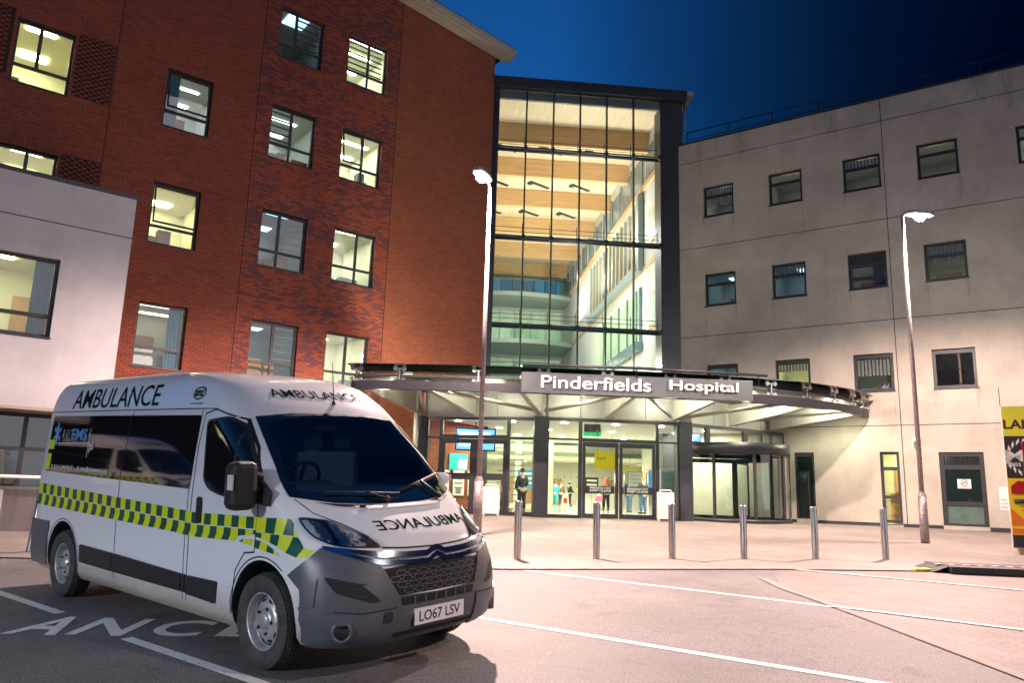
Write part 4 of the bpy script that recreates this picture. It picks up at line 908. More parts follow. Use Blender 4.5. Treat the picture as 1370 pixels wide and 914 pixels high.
FILL = street_lamp('tall lit street lamp on the car park behind the photographer', -15, -9, 1.0, 5.9, R(45), 15000, 170, (.80, .87, 1))
street_lamp('added fill lamp shaped as a street lamp, out of frame right of the photographer', 9.5, 1.0, 1.3, 8.6, R(150), 3600, 126)  # unseen lamp added to brighten the right foreground and the van front
# ---------------------------------------------------------------- bollards
def bollard(label, x, y, src=None, lean=0):
    M = Matrix.Translation((x, y, gz(y) + .012)) @ Matrix.Rotation(lean, 4, 'Y')
    if src: c = copy_tree(src, None, M); c['label'] = label; return c
    t = thing('bollard', label, 'bollard', M, 'stainless steel bollards along the forecourt edge')
    b = MB(); b.lathe([(.064, 0), (.064, .97), (.060, .985), (.0, .992)], None, 28); b.build('post', M_['steel'], t)
    b = MB(); b.lathe([(.0645, .90), (.0652, .905), (.0645, .91)], None, 28); b.build('cap_ring', M_['galv'], t)
    return t
BL = [('steel bollard nearest the street lamp, in front of the glass side light', .205, 13.80), ('steel bollard in front of the left emergency door', 1.62, 14.25), ('steel bollard in front of the right side light of the emergency doors', 3.05, 14.62), ('steel bollard in front of the middle of the revolving door', 4.48, 15.0), ('steel bollard in front of the dark side screen right of the revolving door', 5.98, 15.4), ('steel bollard in front of the pale wall left of the lit slot window', 7.48, 15.7), ('steel bollard leaning beside the concrete wall behind the ambulance', -7.53, 12.71)]
b0 = bollard(*BL[0])
for k, (l, x, y) in enumerate(BL[1:]): bollard(l, x, y, b0, R(-3.5) * 0 if k < 5 else R(4))
# ---------------------------------------------------------------- low wall, handrail, plaque at the left
M_['conc'] = render_mat('stained_concrete', (.42, .35, .32), .62, 1)
lw = thing('low_wall', 'low stained concrete wall below the white handrail at the left edge', 'wall', frame_mat((-10.0, 15.95), (1, .33)))
b = MB(); b.box(-9, .95, 0, .25, .2, 1.18); b.build('wall', M_['conc'], lw)
b = MB(); b.box(-9, .98, -.02, .27, 1.182, 1.24); b.build('coping', M_['conc'], lw)
hr = thing('handrail', 'white tubular handrail standing on the low concrete wall', 'handrail', frame_mat((-10.0, 15.95), (1, .33)) @ Matrix.Translation((0, .12, 1.24)))
b = MB(); b.tube([(-9, 0, .20), (.80, 0, .20)], .035, 10); b.build('rail', M_['white'], hr)
for x in (-4.2, -1.7, .72):
    b = MB(); b.tube([(x, 0, 0), (x, 0, .2)], .03, 10); b.build('post', M_['white'], hr)
pq = thing('sign', 'white notice board fixed to the low concrete wall', 'sign', frame_mat((-10.0, 15.95), (1, .33)) @ Matrix.Translation((-.55, -.03, .83)))
b = MB(); b.box(-.4, .4, 0, .028, -.36, .34); b.build('panel', M_['signwhite'], pq)
flat_text('lettering', 'NO', -.1, .33, -.28, -.08, -.004, M_['signblack'], pq, .02)
b = MB(); b.box(-.33, .33, -.005, 0, -.02, 0); b.build('rule', M_['signred'], pq)
# ---------------------------------------------------------------- display board at the right edge
DB = T(11.42, 17.9, gz(17.9) + .012, R(-24))
db = thing('display_board', 'tall yellow and black display board with a laurel emblem at the right edge', 'display board', DB)
M_['yel'] = mat('yellow_print', (.72, .52, .01), .35, var=.06); M_['lime'] = mat('lime_yellow_print', (.68, .66, .03), .35, var=.05); M_['ora'] = mat('orange_print', (.62, .16, .01), .35)
b = MB(); b.box(0, 1.5, 0, .1, .13, 3.33); b.build('board', mat('board_edge', (.6, .58, .5), .5), db)
b = MB(); b.box(.012, 1.49, -.006, -.001, 2.64, 3.32); b.build('header_print', M_['lime'], db)
b = MB(); b.box(.012, 1.49, -.006, -.001, 1.68, 2.638); b.build('emblem_print', M_['signblack'], db)
b = MB(); b.box(.012, 1.49, -.006, -.001, .14, .42); b.build('skirt_print', M_['signblack'], db)
b = MB(); b.box(.012, 1.49, -.006, -.001, .422, 1.678); b.build('body_print', M_['yel'], db)
b = MB(); b.prism([(.02, -.008, .62), (.02, -.008, 1.0), (.42, -.008, .62)], (0, .001, 0)); b.prism([(.55, -.008, .62), (.22, -.008, .98), (.42, -.008, .98), (.8, -.008, .62)], (0, .001, 0)); b.box(.02, 1.48, -.0085, -.0065, .44, .56); b.build('chevron_print', M_['ora'], db)
flat_text('lettering', 'LANCE', .02, 1.0, 2.80, 3.02, -.009, mat('dark_red_print', (.07, .015, .01), .4), db, .03)
flat_text('lettering', 'MS', .02, .62, 2.06, 2.32, -.009, M_['signwhite'], db, .02); flat_text('lettering', '2002', .03, .3, 1.95, 2.03, -.009, M_['signwhite'], db, .015)
b = MB()
for s_ in range(2):
    for k in range(7):
        a = R(200 - 16 * k) if s_ == 0 else R(160 + 16 * k)
        cx, cz = .5 + .46 * math.cos(a), 2.16 + .40 * math.sin(a); Mx = Matrix.Translation((cx, -.008, cz)) @ Matrix.Rotation(-a + (R(55) if s_ == 0 else R(125)), 4, 'Y')
        b.prism([Mx @ Vector(p) for p in ((-.09, 0, 0), (0, 0, .028), (.09, 0, 0), (0, 0, -.028))], (0, -.001, 0))
b.build('laurel_print', M_['signwhite'], db)
b = MB(); b.box(.345, .365, -.011, -.009, 1.78, 2.56); b.build('stripe_print', M_['signred'], db)
b = MB(); b.prism([(.06, -.03, 1.33), (.06, -.03, 1.5), (.2, -.03, 1.62), (.6, -.03, 1.6), (.6, -.03, 1.33)], (0, .025, 0)); b.build('tail_lamp', mat('red_lamp_lens', (.35, .01, .01), .15, coat=.5), db)
b = MB(); b.tube([(.1, -.04, 1.16), (.5, -.04, 1.17)], .05, 10); b.build('handle', M_['black'], db)
b = MB()
for x in (.12, .42, .72, 1.2): b.box(x, x + .16, -.02, .4, 0, .128)
b.build('timber_foot', mat('pallet_timber', (.36, .24, .14), .8, var=.3), db)
# ---------------------------------------------------------------- black ramp with tape
RM = T(7.35, 13.72, gz(13.7) + .016, R(-7))
rp = thing('access_ramp', 'low black access ramp edged with red and white tape on the forecourt', 'ramp', RM)
b = MB(); b.prism([(0, 0, .01), (.25, .02, .10), (.25, .95, .10), (.0, 1.0, .01)], (0, 0, -.008)); b.box(.25, 4, -.1, 1.05, 0, .11); b.build('deck', mat('black_ramp', (.02, .02, .022), .6, var=.3), rp, bevel=.01)
b = MB(); b.box(.2, 4, .35, .47, .112, .118); b.build('tape_white', M_['signwhite'], rp)
b = MB()
for k in range(16): b.prism([(.25 + k * .24, .35, .120), (.37 + k * .24, .35, .120), (.43 + k * .24, .47, .120), (.31 + k * .24, .47, .120)], (0, 0, .002))
b.build('tape_red', M_['signred'], rp)
b = MB(); b.prism([(-.28, .05, .004), (-.28, .25, .004), (.22, .75, .004), (.22, .3, .004)], (0, 0, .03)); b.build('yellow_edge', M_['yel'], rp)
# ---------------------------------------------------------------- A-boards, bins, wheelchair
M_['boardw'] = mat('off_white_board', (.52, .52, .50), .5, var=.1)
def a_board(label, x, y, rz, src=None):
    if src: c = copy_tree(src, None, T(x, y, gz(y) + .012, rz)); c['label'] = label; return c
    t = thing('pavement_sign', label, 'pavement sign', T(x, y, gz(y) + .012, rz), 'white folding boards by the doors')
    for s_, nm in ((-1, 'front_panel'), (1, 'back_panel')):
        b = MB(); Mx = Matrix.Translation((0, s_ * .16, .08)) @ Matrix.Rotation(R(8) * s_, 4, 'X'); b.box(-.28, .28, -.012, .012, 0, .88, Mx); b.box(-.26, -.21, -.014, .014, -.08, 0, Mx); b.box(.21, .26, -.014, .014, -.08, 0, Mx); b.build(nm, M_['boardw'], t, bevel=.01)
    b = MB(); b.tube([(-.22, 0, .94), (-.16, 0, 1.02), (.16, 0, 1.02), (.22, 0, .94)], .02, 8); b.build('carry_handle', M_['signwhite'], t); return t
ab = a_board('white folding board standing outside the left doors by the street lamp', -.55, 26.2, R(8)); a_board('white folding board standing outside the right side light of the emergency doors', 5.25, 26.15, R(-4), ab)


# long dark block across the car park, seen only mirrored in the ambulance windows
cb = thing('car_park_building', 'long dark building across the car park, mirrored in the ambulance side windows', 'building', T(-46, 18, -.4, R(-8)))
b = MB(); b.box(-5, 5, -38, 38, 0, 7.5); b.build('wall', M_['column'], cb); b = MB(); b.box(-5.3, 5.3, -38.3, 38.3, 7.505, 8.0); b.build('roof', M_['roofm'], cb)
for k in range(12):
    b = MB(); b.box(5.002, 5.05, -35 + k * 6, -33 + k * 6, 2.2 + (k % 2) * 2.6, 3.4 + (k % 2) * 2.6); b.build('window', emis('lit_far_window' + str(k), (1, .85, .55), 1.6 if k % 3 else .2), cb)
# ---------------------------------------------------------------- ambulance
import numpy as np
LV = np.array([
(.24, .80,-.30,.95,5,.35,-4.95),(.30, .89,-.30,1.0,5,.35,-4.98),(.45, .935,-.30,1.02,5.2,.34,-5.0),(.60, .94,-.30,1.022,5,.35,-5.0),
(.75, .915,-.30,1.025,4.6,.36,-5.0),(.88, .885,-.30,1.025,4.0,.38,-5.0),(.97, .855,-.30,1.025,3.3,.41,-5.0),(1.03,.80,-.30,1.024,2.9,.43,-5.0),
(1.12,.66,-.30,1.022,2.9,.42,-5.0),(1.22,.48,-.32,1.02,3.2,.40,-5.0),(1.30,.32,-.36,1.019,3.8,.37,-4.995),(1.36,.20,-.42,1.017,4.2,.35,-4.99),
(1.42,.11,-.50,1.014,4.6,.33,-4.98),(1.60,-.11,-.72,1.004,5.2,.30,-4.965),(1.80,-.36,-.97,.992,5.5,.28,-4.95),(2.00,-.60,-1.20,.977,5.5,.28,-4.93),
(2.10,-.72,-1.33,.965,5.2,.28,-4.92),(2.20,-.86,-1.5,.945,4.8,.29,-4.90),(2.30,-1.01,-1.7,.915,4.4,.30,-4.87),(2.375,-1.20,-1.95,.875,4,.32,-4.83),
(2.42,-1.42,-2.2,.82,3.5,.35,-4.78),(2.45,-1.70,-2.5,.72,3.,.4,-4.70),(2.465,-2.05,-2.8,.55,2.5,.45,-4.55)])
_t = np.linspace(LV[0, 0], LV[-1, 0], 400)
_S = np.stack([np.interp(_t, LV[:, 0], LV[:, i]) for i in range(1, 7)], 1)
_w = np.hanning(17); _w /= _w.sum()
_P = np.concatenate([2 * _S[:1] - _S[8:0:-1], _S, 2 * _S[-1:] - _S[-2:-10:-1]]); _S = np.stack([np.convolve(_P[:, i], _w, 'valid') for i in range(6)], 1)
def lv(z): return [float(np.interp(z, _t, _S[:, i])) for i in range(6)]
def fx(y, z):
    Xf, Xc, w, n, k, Xr = lv(z); a = min(abs(y) / w, .99999); return Xc + (Xf - Xc) * (1 - a ** (1 / k)) ** (1 / n)
def sy(X, z):
    Xf, Xc, w, n, k, Xr = lv(z)
    if X <= Xc: return w
    t = min((X - Xc) / (Xf - Xc), 1); return w * (1 - t ** n) ** k
NOUT = 60
def outline(z):
    """half outline from the nose centre to Xc, evenly spaced; then flank; then rear corner"""
    Xf, Xc, w, n, k, Xr = lv(z); pts = []
    for i in range(241):
        a = i / 240 * PI / 2; s = math.sin(a); c = math.cos(a)
        X = Xc + (Xf - Xc) * c ** (2 / n); t = (X - Xc) / (Xf - Xc); pts.append((X, w * max(0, 1 - t ** n) ** k))
    L = [0]
    for p, q in zip(pts, pts[1:]): L.append(L[-1] + math.hypot(p[0] - q[0], p[1] - q[1]))
    return pts, L
_oc = {}
def oc(z):
    kz = round(z, 3)
    if kz not in _oc: _oc[kz] = outline(kz)
    return _oc[kz]
def at_s(s, z):
    """point on the nose at arc length s from the centre (negative = right-hand side, y < 0)"""
    pts, L = oc(z); a = min(abs(s), L[-1]); i = min(int(np.searchsorted(L, a)), len(L) - 1); i = max(i, 1)
    t = (a - L[i - 1]) / max(1e-9, L[i] - L[i - 1]); X = pts[i - 1][0] + (pts[i][0] - pts[i - 1][0]) * t; y = pts[i - 1][1] + (pts[i][1] - pts[i - 1][1]) * t
    if abs(s) > L[-1]: X -= abs(s) - L[-1]
    return X, (-y if s < 0 else y)
def s_of_y(y, z):
    pts, L = oc(z); ys = [p[1] for p in pts]; return math.copysign(float(np.interp(abs(y), ys, L)), y)
def s_of_X(X, z, sign=-1):
    pts, L = oc(z); xs = [-p[0] for p in pts]; v = float(np.interp(-X, xs, L))
    if X < pts[-1][0]: v = L[-1] + pts[-1][0] - X
    return sign * v
def nose_map(p, d):
    s, z = p; e = .012; a = Vector((*at_s(s, z), z)); u = Vector((*at_s(s + e, z), z)) - Vector((*at_s(s - e, z), z)); v = Vector((*at_s(s, z + e), z + e)) - Vector((*at_s(s, z - e), z - e))
    n = u.cross(v); n.normalize()
    if n.x * 1 + 0 < 0 and abs(n.x) > .2: n = -n
    if abs(n.x) <= .2 and n.y * a.y < 0: n = -n
    return a + n * d
def side_map(p, d):
    X, z = p; e = .02; f = lambda x, zz: sy(x, zz)
    y = f(X, z); dx = (f(X + e, z) - f(X - e, z)) / (2 * e); dz = (f(X, z + e) - f(X, z - e)) / (2 * e)
    n = Vector((-dx, 1, -dz)).normalized(); a = Vector((X, y, z)) + n * d; return Vector((a.x, -a.y, a.z))
def side_map_l(p, d): q = side_map(p, d); return Vector((q.x, -q.y, q.z))
def wrap(polys, fmap, d, m, name, parent, step=.06, thick=0, mats=None, idx=None):
    """flat patches laid over the body surface, d above it"""
    bm = bmesh.new()
    for k, p in enumerate(polys):
        try:
            f = bm.faces.new([bm.verts.new((q[0], q[1], 0)) for q in p]); f.material_index = idx[k] if idx else 0
        except ValueError: pass
    if len(polys) > 1: bmesh.ops.remove_doubles(bm, verts=bm.verts, dist=1e-5)
    xs = [v.co.x for v in bm.verts]; ys = [v.co.y for v in bm.verts]
    for ax, lo, hi in ((0, min(xs), max(xs)), (1, min(ys), max(ys))):
        k = math.ceil((lo + 1e-4) / step)
        while k * step < hi - 1e-4:
            co_ = Vector((k * step, 0, 0)) if ax == 0 else Vector((0, k * step, 0)); no = Vector((1, 0, 0)) if ax == 0 else Vector((0, 1, 0))
            bmesh.ops.bisect_plane(bm, geom=bm.verts[:] + bm.edges[:] + bm.faces[:], plane_co=co_, plane_no=no, dist=1e-5); k += 1
    bmesh.ops.triangulate(bm, faces=[f for f in bm.faces if len(f.verts) > 4])
    P = {v: (v.co.x, v.co.y) for v in bm.verts}
    for v in bm.verts: v.co = fmap(P[v], d)
    if thick:
        top = {v: fmap(P[v], d - thick) for v in bm.verts}
        fs = bm.faces[:]; g = bmesh.ops.extrude_face_region(bm, geom=fs); nv = [x for x in g['geom'] if isinstance(x, bmesh.types.BMVert)]
        # extruded copy stays on top; push the original faces back
        for v in list(top): v.co = top[v]
    for f in bm.faces: f.smooth = True
    bmesh.ops.recalc_face_normals(bm, faces=bm.faces)
    me = bpy.data.meshes.new(name); bm.to_mesh(me); bm.free()
    for mm in (mats or [m]): me.materials.append(mm)
    me.set_sharp_from_angle(angle=R(50))
    o = bpy.data.objects.new(name, me); COL.objects.link(o); o.parent = parent; return o
def rounded(P, r=.04, n=5):
    out = []; N_ = len(P)
    for i in range(N_):
        a, b_, c = Vector(P[i - 1]), Vector(P[i]), Vector(P[(i + 1) % N_]); d0 = (a - b_); d1 = (c - b_); rr = min(r, d0.length * .45, d1.length * .45)
        p0 = b_ + d0.normalized() * rr; p1 = b_ + d1.normalized() * rr
        for k in range(n + 1):
            t = k / n; out.append((1 - t) ** 2 * p0 + 2 * t * (1 - t) * b_ + t * t * p1)
    return out
def stroke(P, w_, closed=False):
    P = [Vector(p) for p in P]; Q = P + [P[0]] if closed else P; out = []
    for a, b_ in zip(Q, Q[1:]):
        d = b_ - a
        if d.length < 1e-6: continue
        d.normalize(); n = Vector((-d.y, d.x)) * w_ / 2; e = d * w_ * .3; out.append([a - e + n, a - e - n, b_ + e - n, b_ + e + n])
    return out
def nz(P):  # (y,z) list to nose (s,z)
    return [(s_of_y(p[0], p[1]), p[1]) for p in P]

vanM = Matrix.Translation((-1.22779669, 7.15073253, 1.4 - 1.33531842)) @ Matrix.Rotation(R(-40.63777776), 4, 'Z') @ Matrix.Rotation(R(1.75410732), 4, 'Y') @ Matrix.Rotation(R(3.7), 4, 'X')
M_['vanwhite'] = mat('white_vehicle_paint', (.80, .81, .82), .22, var=.05, vscale=1.5, coat=.8)
def dirty_paint():
    m, nt, b, N = nodes('road_dirty_white_paint'); L = nt.links.new
    tc = N('ShaderNodeTexCoord'); sp = N('ShaderNodeSeparateXYZ'); L(tc.outputs['Object'], sp.inputs[0])
    n1 = N('ShaderNodeTexNoise'); n1.inputs['Scale'].default_value = 2.2; n1.inputs['Detail'].default_value = 8; L(tc.outputs['Object'], n1.inputs['Vector'])
    ad = N('ShaderNodeMath', operation='MULTIPLY_ADD'); ad.inputs[1].default_value = .35; L(n1.outputs['Fac'], ad.inputs[0]); L(sp.outputs[2], ad.inputs[2])
    mr = N('ShaderNodeMapRange'); mr.inputs[1].default_value = .46; mr.inputs[2].default_value = .80; mr.inputs[3].default_value = .85; mr.inputs[4].default_value = 0; L(ad.outputs[0], mr.inputs[0])
    mx = N('ShaderNodeMix', data_type='RGBA'); mx.inputs[6].default_value = (.80, .81, .82, 1); mx.inputs[7].default_value = (.36, .27, .19, 1); L(mr.outputs[0], mx.inputs[0]); L(mx.outputs[2], b.inputs['Base Color'])
    rr = N('ShaderNodeMapRange'); rr.inputs[3].default_value = .2; rr.inputs[4].default_value = .6; L(mr.outputs[0], rr.inputs[0]); L(rr.outputs[0], b.inputs['Roughness'])
    b.inputs['Coat Weight'].default_value = .6; b.inputs['Coat Roughness'].default_value = .05; return m
M_['vandirty'] = dirty_paint()
M_['plastic'] = mat('grey_bumper_plastic', (.095, .10, .115), .36, var=.25, vscale=5, bump=.05, bscale=300)
M_['trim'] = mat('black_trim', (.018, .018, .02), .45, var=.3)
M_['chrome'] = mat('chrome', (.66, .74, .88), .14, 1)
M_['privacy'] = mat('privacy_glass', (.006, .006, .008), .03, spec=.9, coat=.3)
M_['yelref'] = mat('lime_reflective', (.68, .78, .01), .35, var=.05); M_['grnref'] = mat('green_reflective', (.0, .085, .05), .3, var=.05)
M_['decal'] = mat('dark_green_lettering', (.012, .035, .028), .95, spec=.0)
M_['blued'] = mat('blue_decal', (.06, .30, .62), .3); M_['whited'] = mat('white_decal', (.8, .82, .82), .35); M_['tyre'] = mat('tyre_rubber', (.022, .021, .021), .75, var=.45, vscale=8, vcol=(.07, .062, .055))
M_['rim'] = mat('silver_wheel_paint', (.52, .51, .49), .38, .55, var=.3, vscale=9)
M_['cabin'] = mat('dark_cabin_trim', (.055, .065, .085), .6, var=.2); M_['seat'] = mat('grey_seat_cloth', (.12, .15, .20), .85, var=.2)
M_['headl'] = mat('headlamp_reflector', (.84, .88, .94), .3, .12, var=.5, vscale=22, bump=.6, bscale=30)
M_['amber'] = mat('amber_lens', (.7, .25, .02), .2); M_['plate'] = mat('number_plate_white', (.75, .76, .76), .35)
M_['wsglass'] = glass('windscreen_glass', (.70, .84, .94), extra=.06)

van = thing('ambulance', 'white high roof ambulance with green and yellow chequered sides parked in the marked bay', 'ambulance', vanM)
# --- shell
zs = sorted(set([.24, .27, .30] + [.30 + .045 * k for k in range(1, 14)] + [.90 + .0225 * k for k in range(0, 21)] + [1.40 + .045 * k for k in range(0, 13)] + [1.985, 2.01, 2.035, 2.06, 2.085, 2.108] + [2.13, 2.17, 2.21, 2.25, 2.29, 2.325, 2.355, 2.38, 2.40, 2.418, 2.432, 2.445, 2.455, 2.461, 2.465]))
bm = bmesh.new(); rings = []
for z in zs:
    Xf, Xc, w_, n_, k_, Xr = lv(z); half = []
    pts, L = oc(z)
    for i in range(49):
        s = L[-1] * (i / 48); X, y = at_s(s, z); half.append((X, y))
    for i in range(1, 29): half.append((Xc + (Xr + .14 - Xc) * i / 28, w_))
    for i in range(1, 7): a = i / 6 * PI / 2; half.append((Xr + .14 - .14 * math.sin(a), w_ - .14 + .14 * math.cos(a)))
    half.append((Xr, 0))
    ring = [(p[0], -p[1]) for p in half] + [(p[0], p[1]) for p in reversed(half[1:-1])]
    rings.append([bm.verts.new((p[0], p[1], z)) for p in ring])
for A, B in zip(rings, rings[1:]):
    n = len(A)
    for i in range(n): bm.faces.new((A[i], A[(i + 1) % n], B[(i + 1) % n], B[i]))
bm.faces.new(list(reversed(rings[0]))); bm.faces.new(rings[-1])
bmesh.ops.recalc_face_normals(bm, faces=bm.faces)
me = bpy.data.meshes.new('body'); bm.to_mesh(me); bm.free(); me.materials.append(M_['vandirty']); me.materials.append(M_['cabin'])
body = bpy.data.objects.new('body', me); COL.objects.link(body)
cut = []
def cutter(mb, m):
    bmesh.ops.recalc_face_normals(mb.bm, faces=mb.bm.faces); me_ = bpy.data.meshes.new('cut'); mb.bm.to_mesh(me_); mb.bm.free(); me_.materials.append(M_['vandirty']); me_.materials.append(m)
    for p in me_.polygons: p.material_index = 1
    o = bpy.data.objects.new('cut', me_); COL.objects.link(o); cut.append(o)
WB = 4.035
for X in (0, -WB):
    for s_ in (-1, 1):
        c = MB(); Mx = Matrix.Translation((X, s_ * .84, .40)) @ Matrix.Rotation(R(90), 4, 'X'); c.lathe([(0, -.34), (.43, -.34), (.43, .34), (0, .34)], Mx, 48); bmesh.ops.remove_doubles(c.bm, verts=c.bm.verts, dist=1e-5); cutter(c, M_['cabin'])
# windscreen opening leads into a hollow cab
WSB = [(-.84, 1.345), (-.60, 1.30), (-.30, 1.283), (0, 1.278), (.30, 1.283), (.60, 1.30), (.84, 1.345)]
WST = [(.745, 1.945), (.40, 1.982), (0, 1.99), (-.40, 1.982), (-.745, 1.945)]
c = MB(); c.prism([(.9, y, z) for y, z in WSB + WST], (-2.35, 0, 0)); cutter(c, M_['cabin'])
bpy.context.view_layer.update()
for o in cut:
    b_ = body.modifiers.new('opening', 'BOOLEAN'); b_.operation = 'DIFFERENCE'; b_.object = o; b_.solver = 'EXACT'
bpy.context.view_layer.update(); dg = bpy.context.evaluated_depsgraph_get()
nm = bpy.data.meshes.new_from_object(body.evaluated_get(dg)); body.modifiers.clear(); old = body.data; body.data = nm; bpy.data.meshes.remove(old)
for o in cut: bpy.data.objects.remove(o)
for p in nm.polygons: p.use_smooth = True
nm.set_sharp_from_angle(angle=R(42)); nm.name = 'body'; body.parent = van
# --- windscreen with its dark border
ws = [(s_of_y(y, z), z) for y, z in [(-.885, 1.32), (-.6, 1.268), (-.3, 1.25), (0, 1.246), (.3, 1.25), (.6, 1.268), (.885, 1.32), (.775, 1.972), (.4, 2.012), (0, 2.02), (-.4, 2.012), (-.775, 1.972)]]
inn = [(s_of_y(y, z), z) for y, z in [(-.82, 1.37), (-.58, 1.33), (-.3, 1.312), (0, 1.308), (.3, 1.312), (.58, 1.33), (.82, 1.37), (.725, 1.925), (.4, 1.955), (0, 1.962), (-.4, 1.955), (-.725, 1.925)]]
wrap([ws], nose_map, .006, M_['wsglass'], 'windscreen', van, .05); wsob = bpy.data.objects['windscreen']
bor = [[ws[i], ws[(i + 1) % len(ws)], inn[(i + 1) % len(inn)], inn[i]] for i in range(len(ws))]
wrap(bor, nose_map, .0045, M_['trim'], 'windscreen_border', van, .06)
# --- cab furniture
b = MB(); b.prism([(-.9, -.83, 1.20), (-.06, -.83, 1.20), (.14, -.6, 1.20), (.24, -.2, 1.20), (.24, .2, 1.20), (.14, .6, 1.20), (-.06, .83, 1.20), (-.9, .83, 1.20)], (0, 0, .085)); b.prism([(-.30, -.78, 1.285), (-.02, -.78, 1.285), (-.10, -.78, 1.325), (-.26, -.78, 1.335)], (0, 1.56, 0)); b.prism([(-.27, -.68, 1.34), (-.05, -.68, 1.335), (-.12, -.68, 1.40), (-.26, -.68, 1.42)], (0, .42, 0)); b.build('dashboard', M_['cabin'], van)
b = MB(); Mx = Matrix.Translation((-.40, -.46, 1.40)) @ Matrix.Rotation(R(-58), 4, 'Y')
for k in range(28):
    a0, a1 = 2 * PI * k / 28, 2 * PI * (k + 1) / 28; b.tube([Mx @ Vector((.21 * math.cos(a0), .21 * math.sin(a0), 0)), Mx @ Vector((.21 * math.cos(a1), .21 * math.sin(a1), 0))], .018, 6, False)
for a in (R(90), R(-90), R(0)): b.tube([Mx @ Vector((0, 0, -.02)), Mx @ Vector((.2 * math.cos(a), .2 * math.sin(a), 0))], .02, 6)
b.ball(Mx @ Vector((0, 0, -.02)), .06, 1, 1, .6); b.build('steering_wheel', M_['black'], van)
for y in (-.48, .15, .52):
    b = MB(); b.box(-1.18, -1.02, y - .2, y + .2, 1.20, 1.66); b.box(-1.15, -1.05, y - .12, y + .12, 1.68, 1.86); b.build('seat', M_['seat'], van, bevel=.04)
b = MB(); b.box(-1.36, -1.34, -.75, .75, 1.25, 1.96); bk = b.build('bulkhead', M_['cabin'], van)
b = MB(); b.box(-1.338, -1.33, .12, .56, 1.42, 1.86); b.box(-1.338, -1.33, -.5, -.2, 1.5, 1.8); b.build('bulkhead_window', mat('bulkhead_glass', (.35, .42, .44), .2), bk)
b = MB(); b.box(-.70, -.66, -.12, .12, 1.86, 1.93); b.build('rear_view_mirror', M_['black'], van)
# --- bumper, grille, lamps
bt = [(.475, .28), (.475, .45), (.465, .66), (.335, .755)]           # edge beside the wheel arch: X, z
L_ = [(s_of_X(X, z, -1), z) for X, z in bt] + nz([(-.868, .955)]); 
mid = nz([(-.56, .852), (-.52, .80), (-.415, .60), (0, .585), (.415, .60), (.52, .80), (.56, .852)])
R_ = [(s_of_X(X, z, 1), z) for X, z in bt] + nz([(.868, .955)])
bump = L_ + mid + list(reversed(R_)) + [(s_of_X(.50, .255, 1), .255)] + nz([(.5, .25), (0, .25), (-.5, .25)]) + [(s_of_X(.50, .255, -1), .255)]
wrap([bump], nose_map, .016, M_['plastic'], 'bumper', van, .05, thick=.03); bmp = bpy.data.objects['bumper']
wrap([nz([(-.385, .525), (.385, .525), (.40, .585), (-.40, .585)])], nose_map, .019, M_['joint'], 'lower_intake', bmp, .05)
for y in (-.27, -.16, -.05, .06, .17, .28): wrap([nz([(y - .008, .525), (y + .008, .525), (y + .008, .585), (y - .008, .585)])], nose_map, .024, M_['plastic'], 'intake_bar', bmp)
wrap([nz([(-.60, .285), (.60, .285), (.56, .325), (-.56, .325)])], nose_map, .019, M_['joint'], 'skirt_intake', bmp, .05)
wrap([nz([(-.57, .30), (.57, .30), (.57, .306), (-.57, .306)])], nose_map, .026, M_['plastic'], 'skirt_bar', bmp, .05)
for P_ in (nz([(-.43, .515), (-.7, .50), (-.86, .52)]), nz([(.43, .515), (.7, .50), (.86, .52)]), [(s_of_X(.60, z, -1), z) for z in (.55, .62, .74)], [(s_of_X(.60, z, 1), z) for z in (.55, .62, .74)]): wrap(stroke(P_, .008), nose_map, .018, M_['joint'], 'bumper_joint', bmp, .04)
wrap([nz(rounded([(-.545, .425), (-.475, .425), (-.475, .495), (-.545, .495)], .015))], nose_map, .038, M_['trim'], 'towing_cover', bmp)
for s_ in (-1, 1):
    P = [(s_ * p[0], p[1]) for p in rounded([(-.905, .765), (-.71, .71), (-.56, .575), (-.64, .57), (-.85, .645)], .03)]
    wrap([nz(P)], nose_map, .018, M_['joint'], 'side_vent', bmp, .04)
    wrap([nz([(s_ * (-.67), .605 + .045 * k), (s_ * (-.86), .665 + .03 * k), (s_ * (-.86), .675 + .03 * k), (s_ * (-.67), .617 + .045 * k)]) for k in range(3)], nose_map, .021, M_['trim'], 'vent_bar', bmp, .04)
    C = nose_map((s_of_y(s_ * .82, .45), .45), .024); N1 = nose_map((s_of_y(s_ * .82, .45), .45), .09) - C; N1.z = 0; N1.normalize(); C.z = .375; Mx = Matrix.Translation(C) @ N1.to_track_quat('Z', 'X').to_matrix().to_4x4()
    b = MB(); b.lathe([(.086, -.045), (.080, -.004), (.072, .004), (.060, .002), (.056, -.004)], Mx, 28); fgl = b.build('fog_lamp', M_['plastic'], bmp); b = MB(); b.lathe([(.058, -.003), (.04, .002), (0, .004)], Mx, 24); b.build('fog_lens', M_['privacy'], fgl)
for s_ in (-1, 1):
    P = nz([(s_ * .435, .262), (s_ * .435, .505), (s_ * .62, .492), (s_ * .80, .50)]) + [(s_of_X(.60, .53, s_), .53), (s_of_X(.478, .54, s_), .54), (s_of_X(.478, .30, s_), .30), (s_of_X(.52, .262, s_), .262)]
    wrap([P], nose_map, .030, M_['plastic'], 'bumper_corner', bmp, .05, thick=.02)
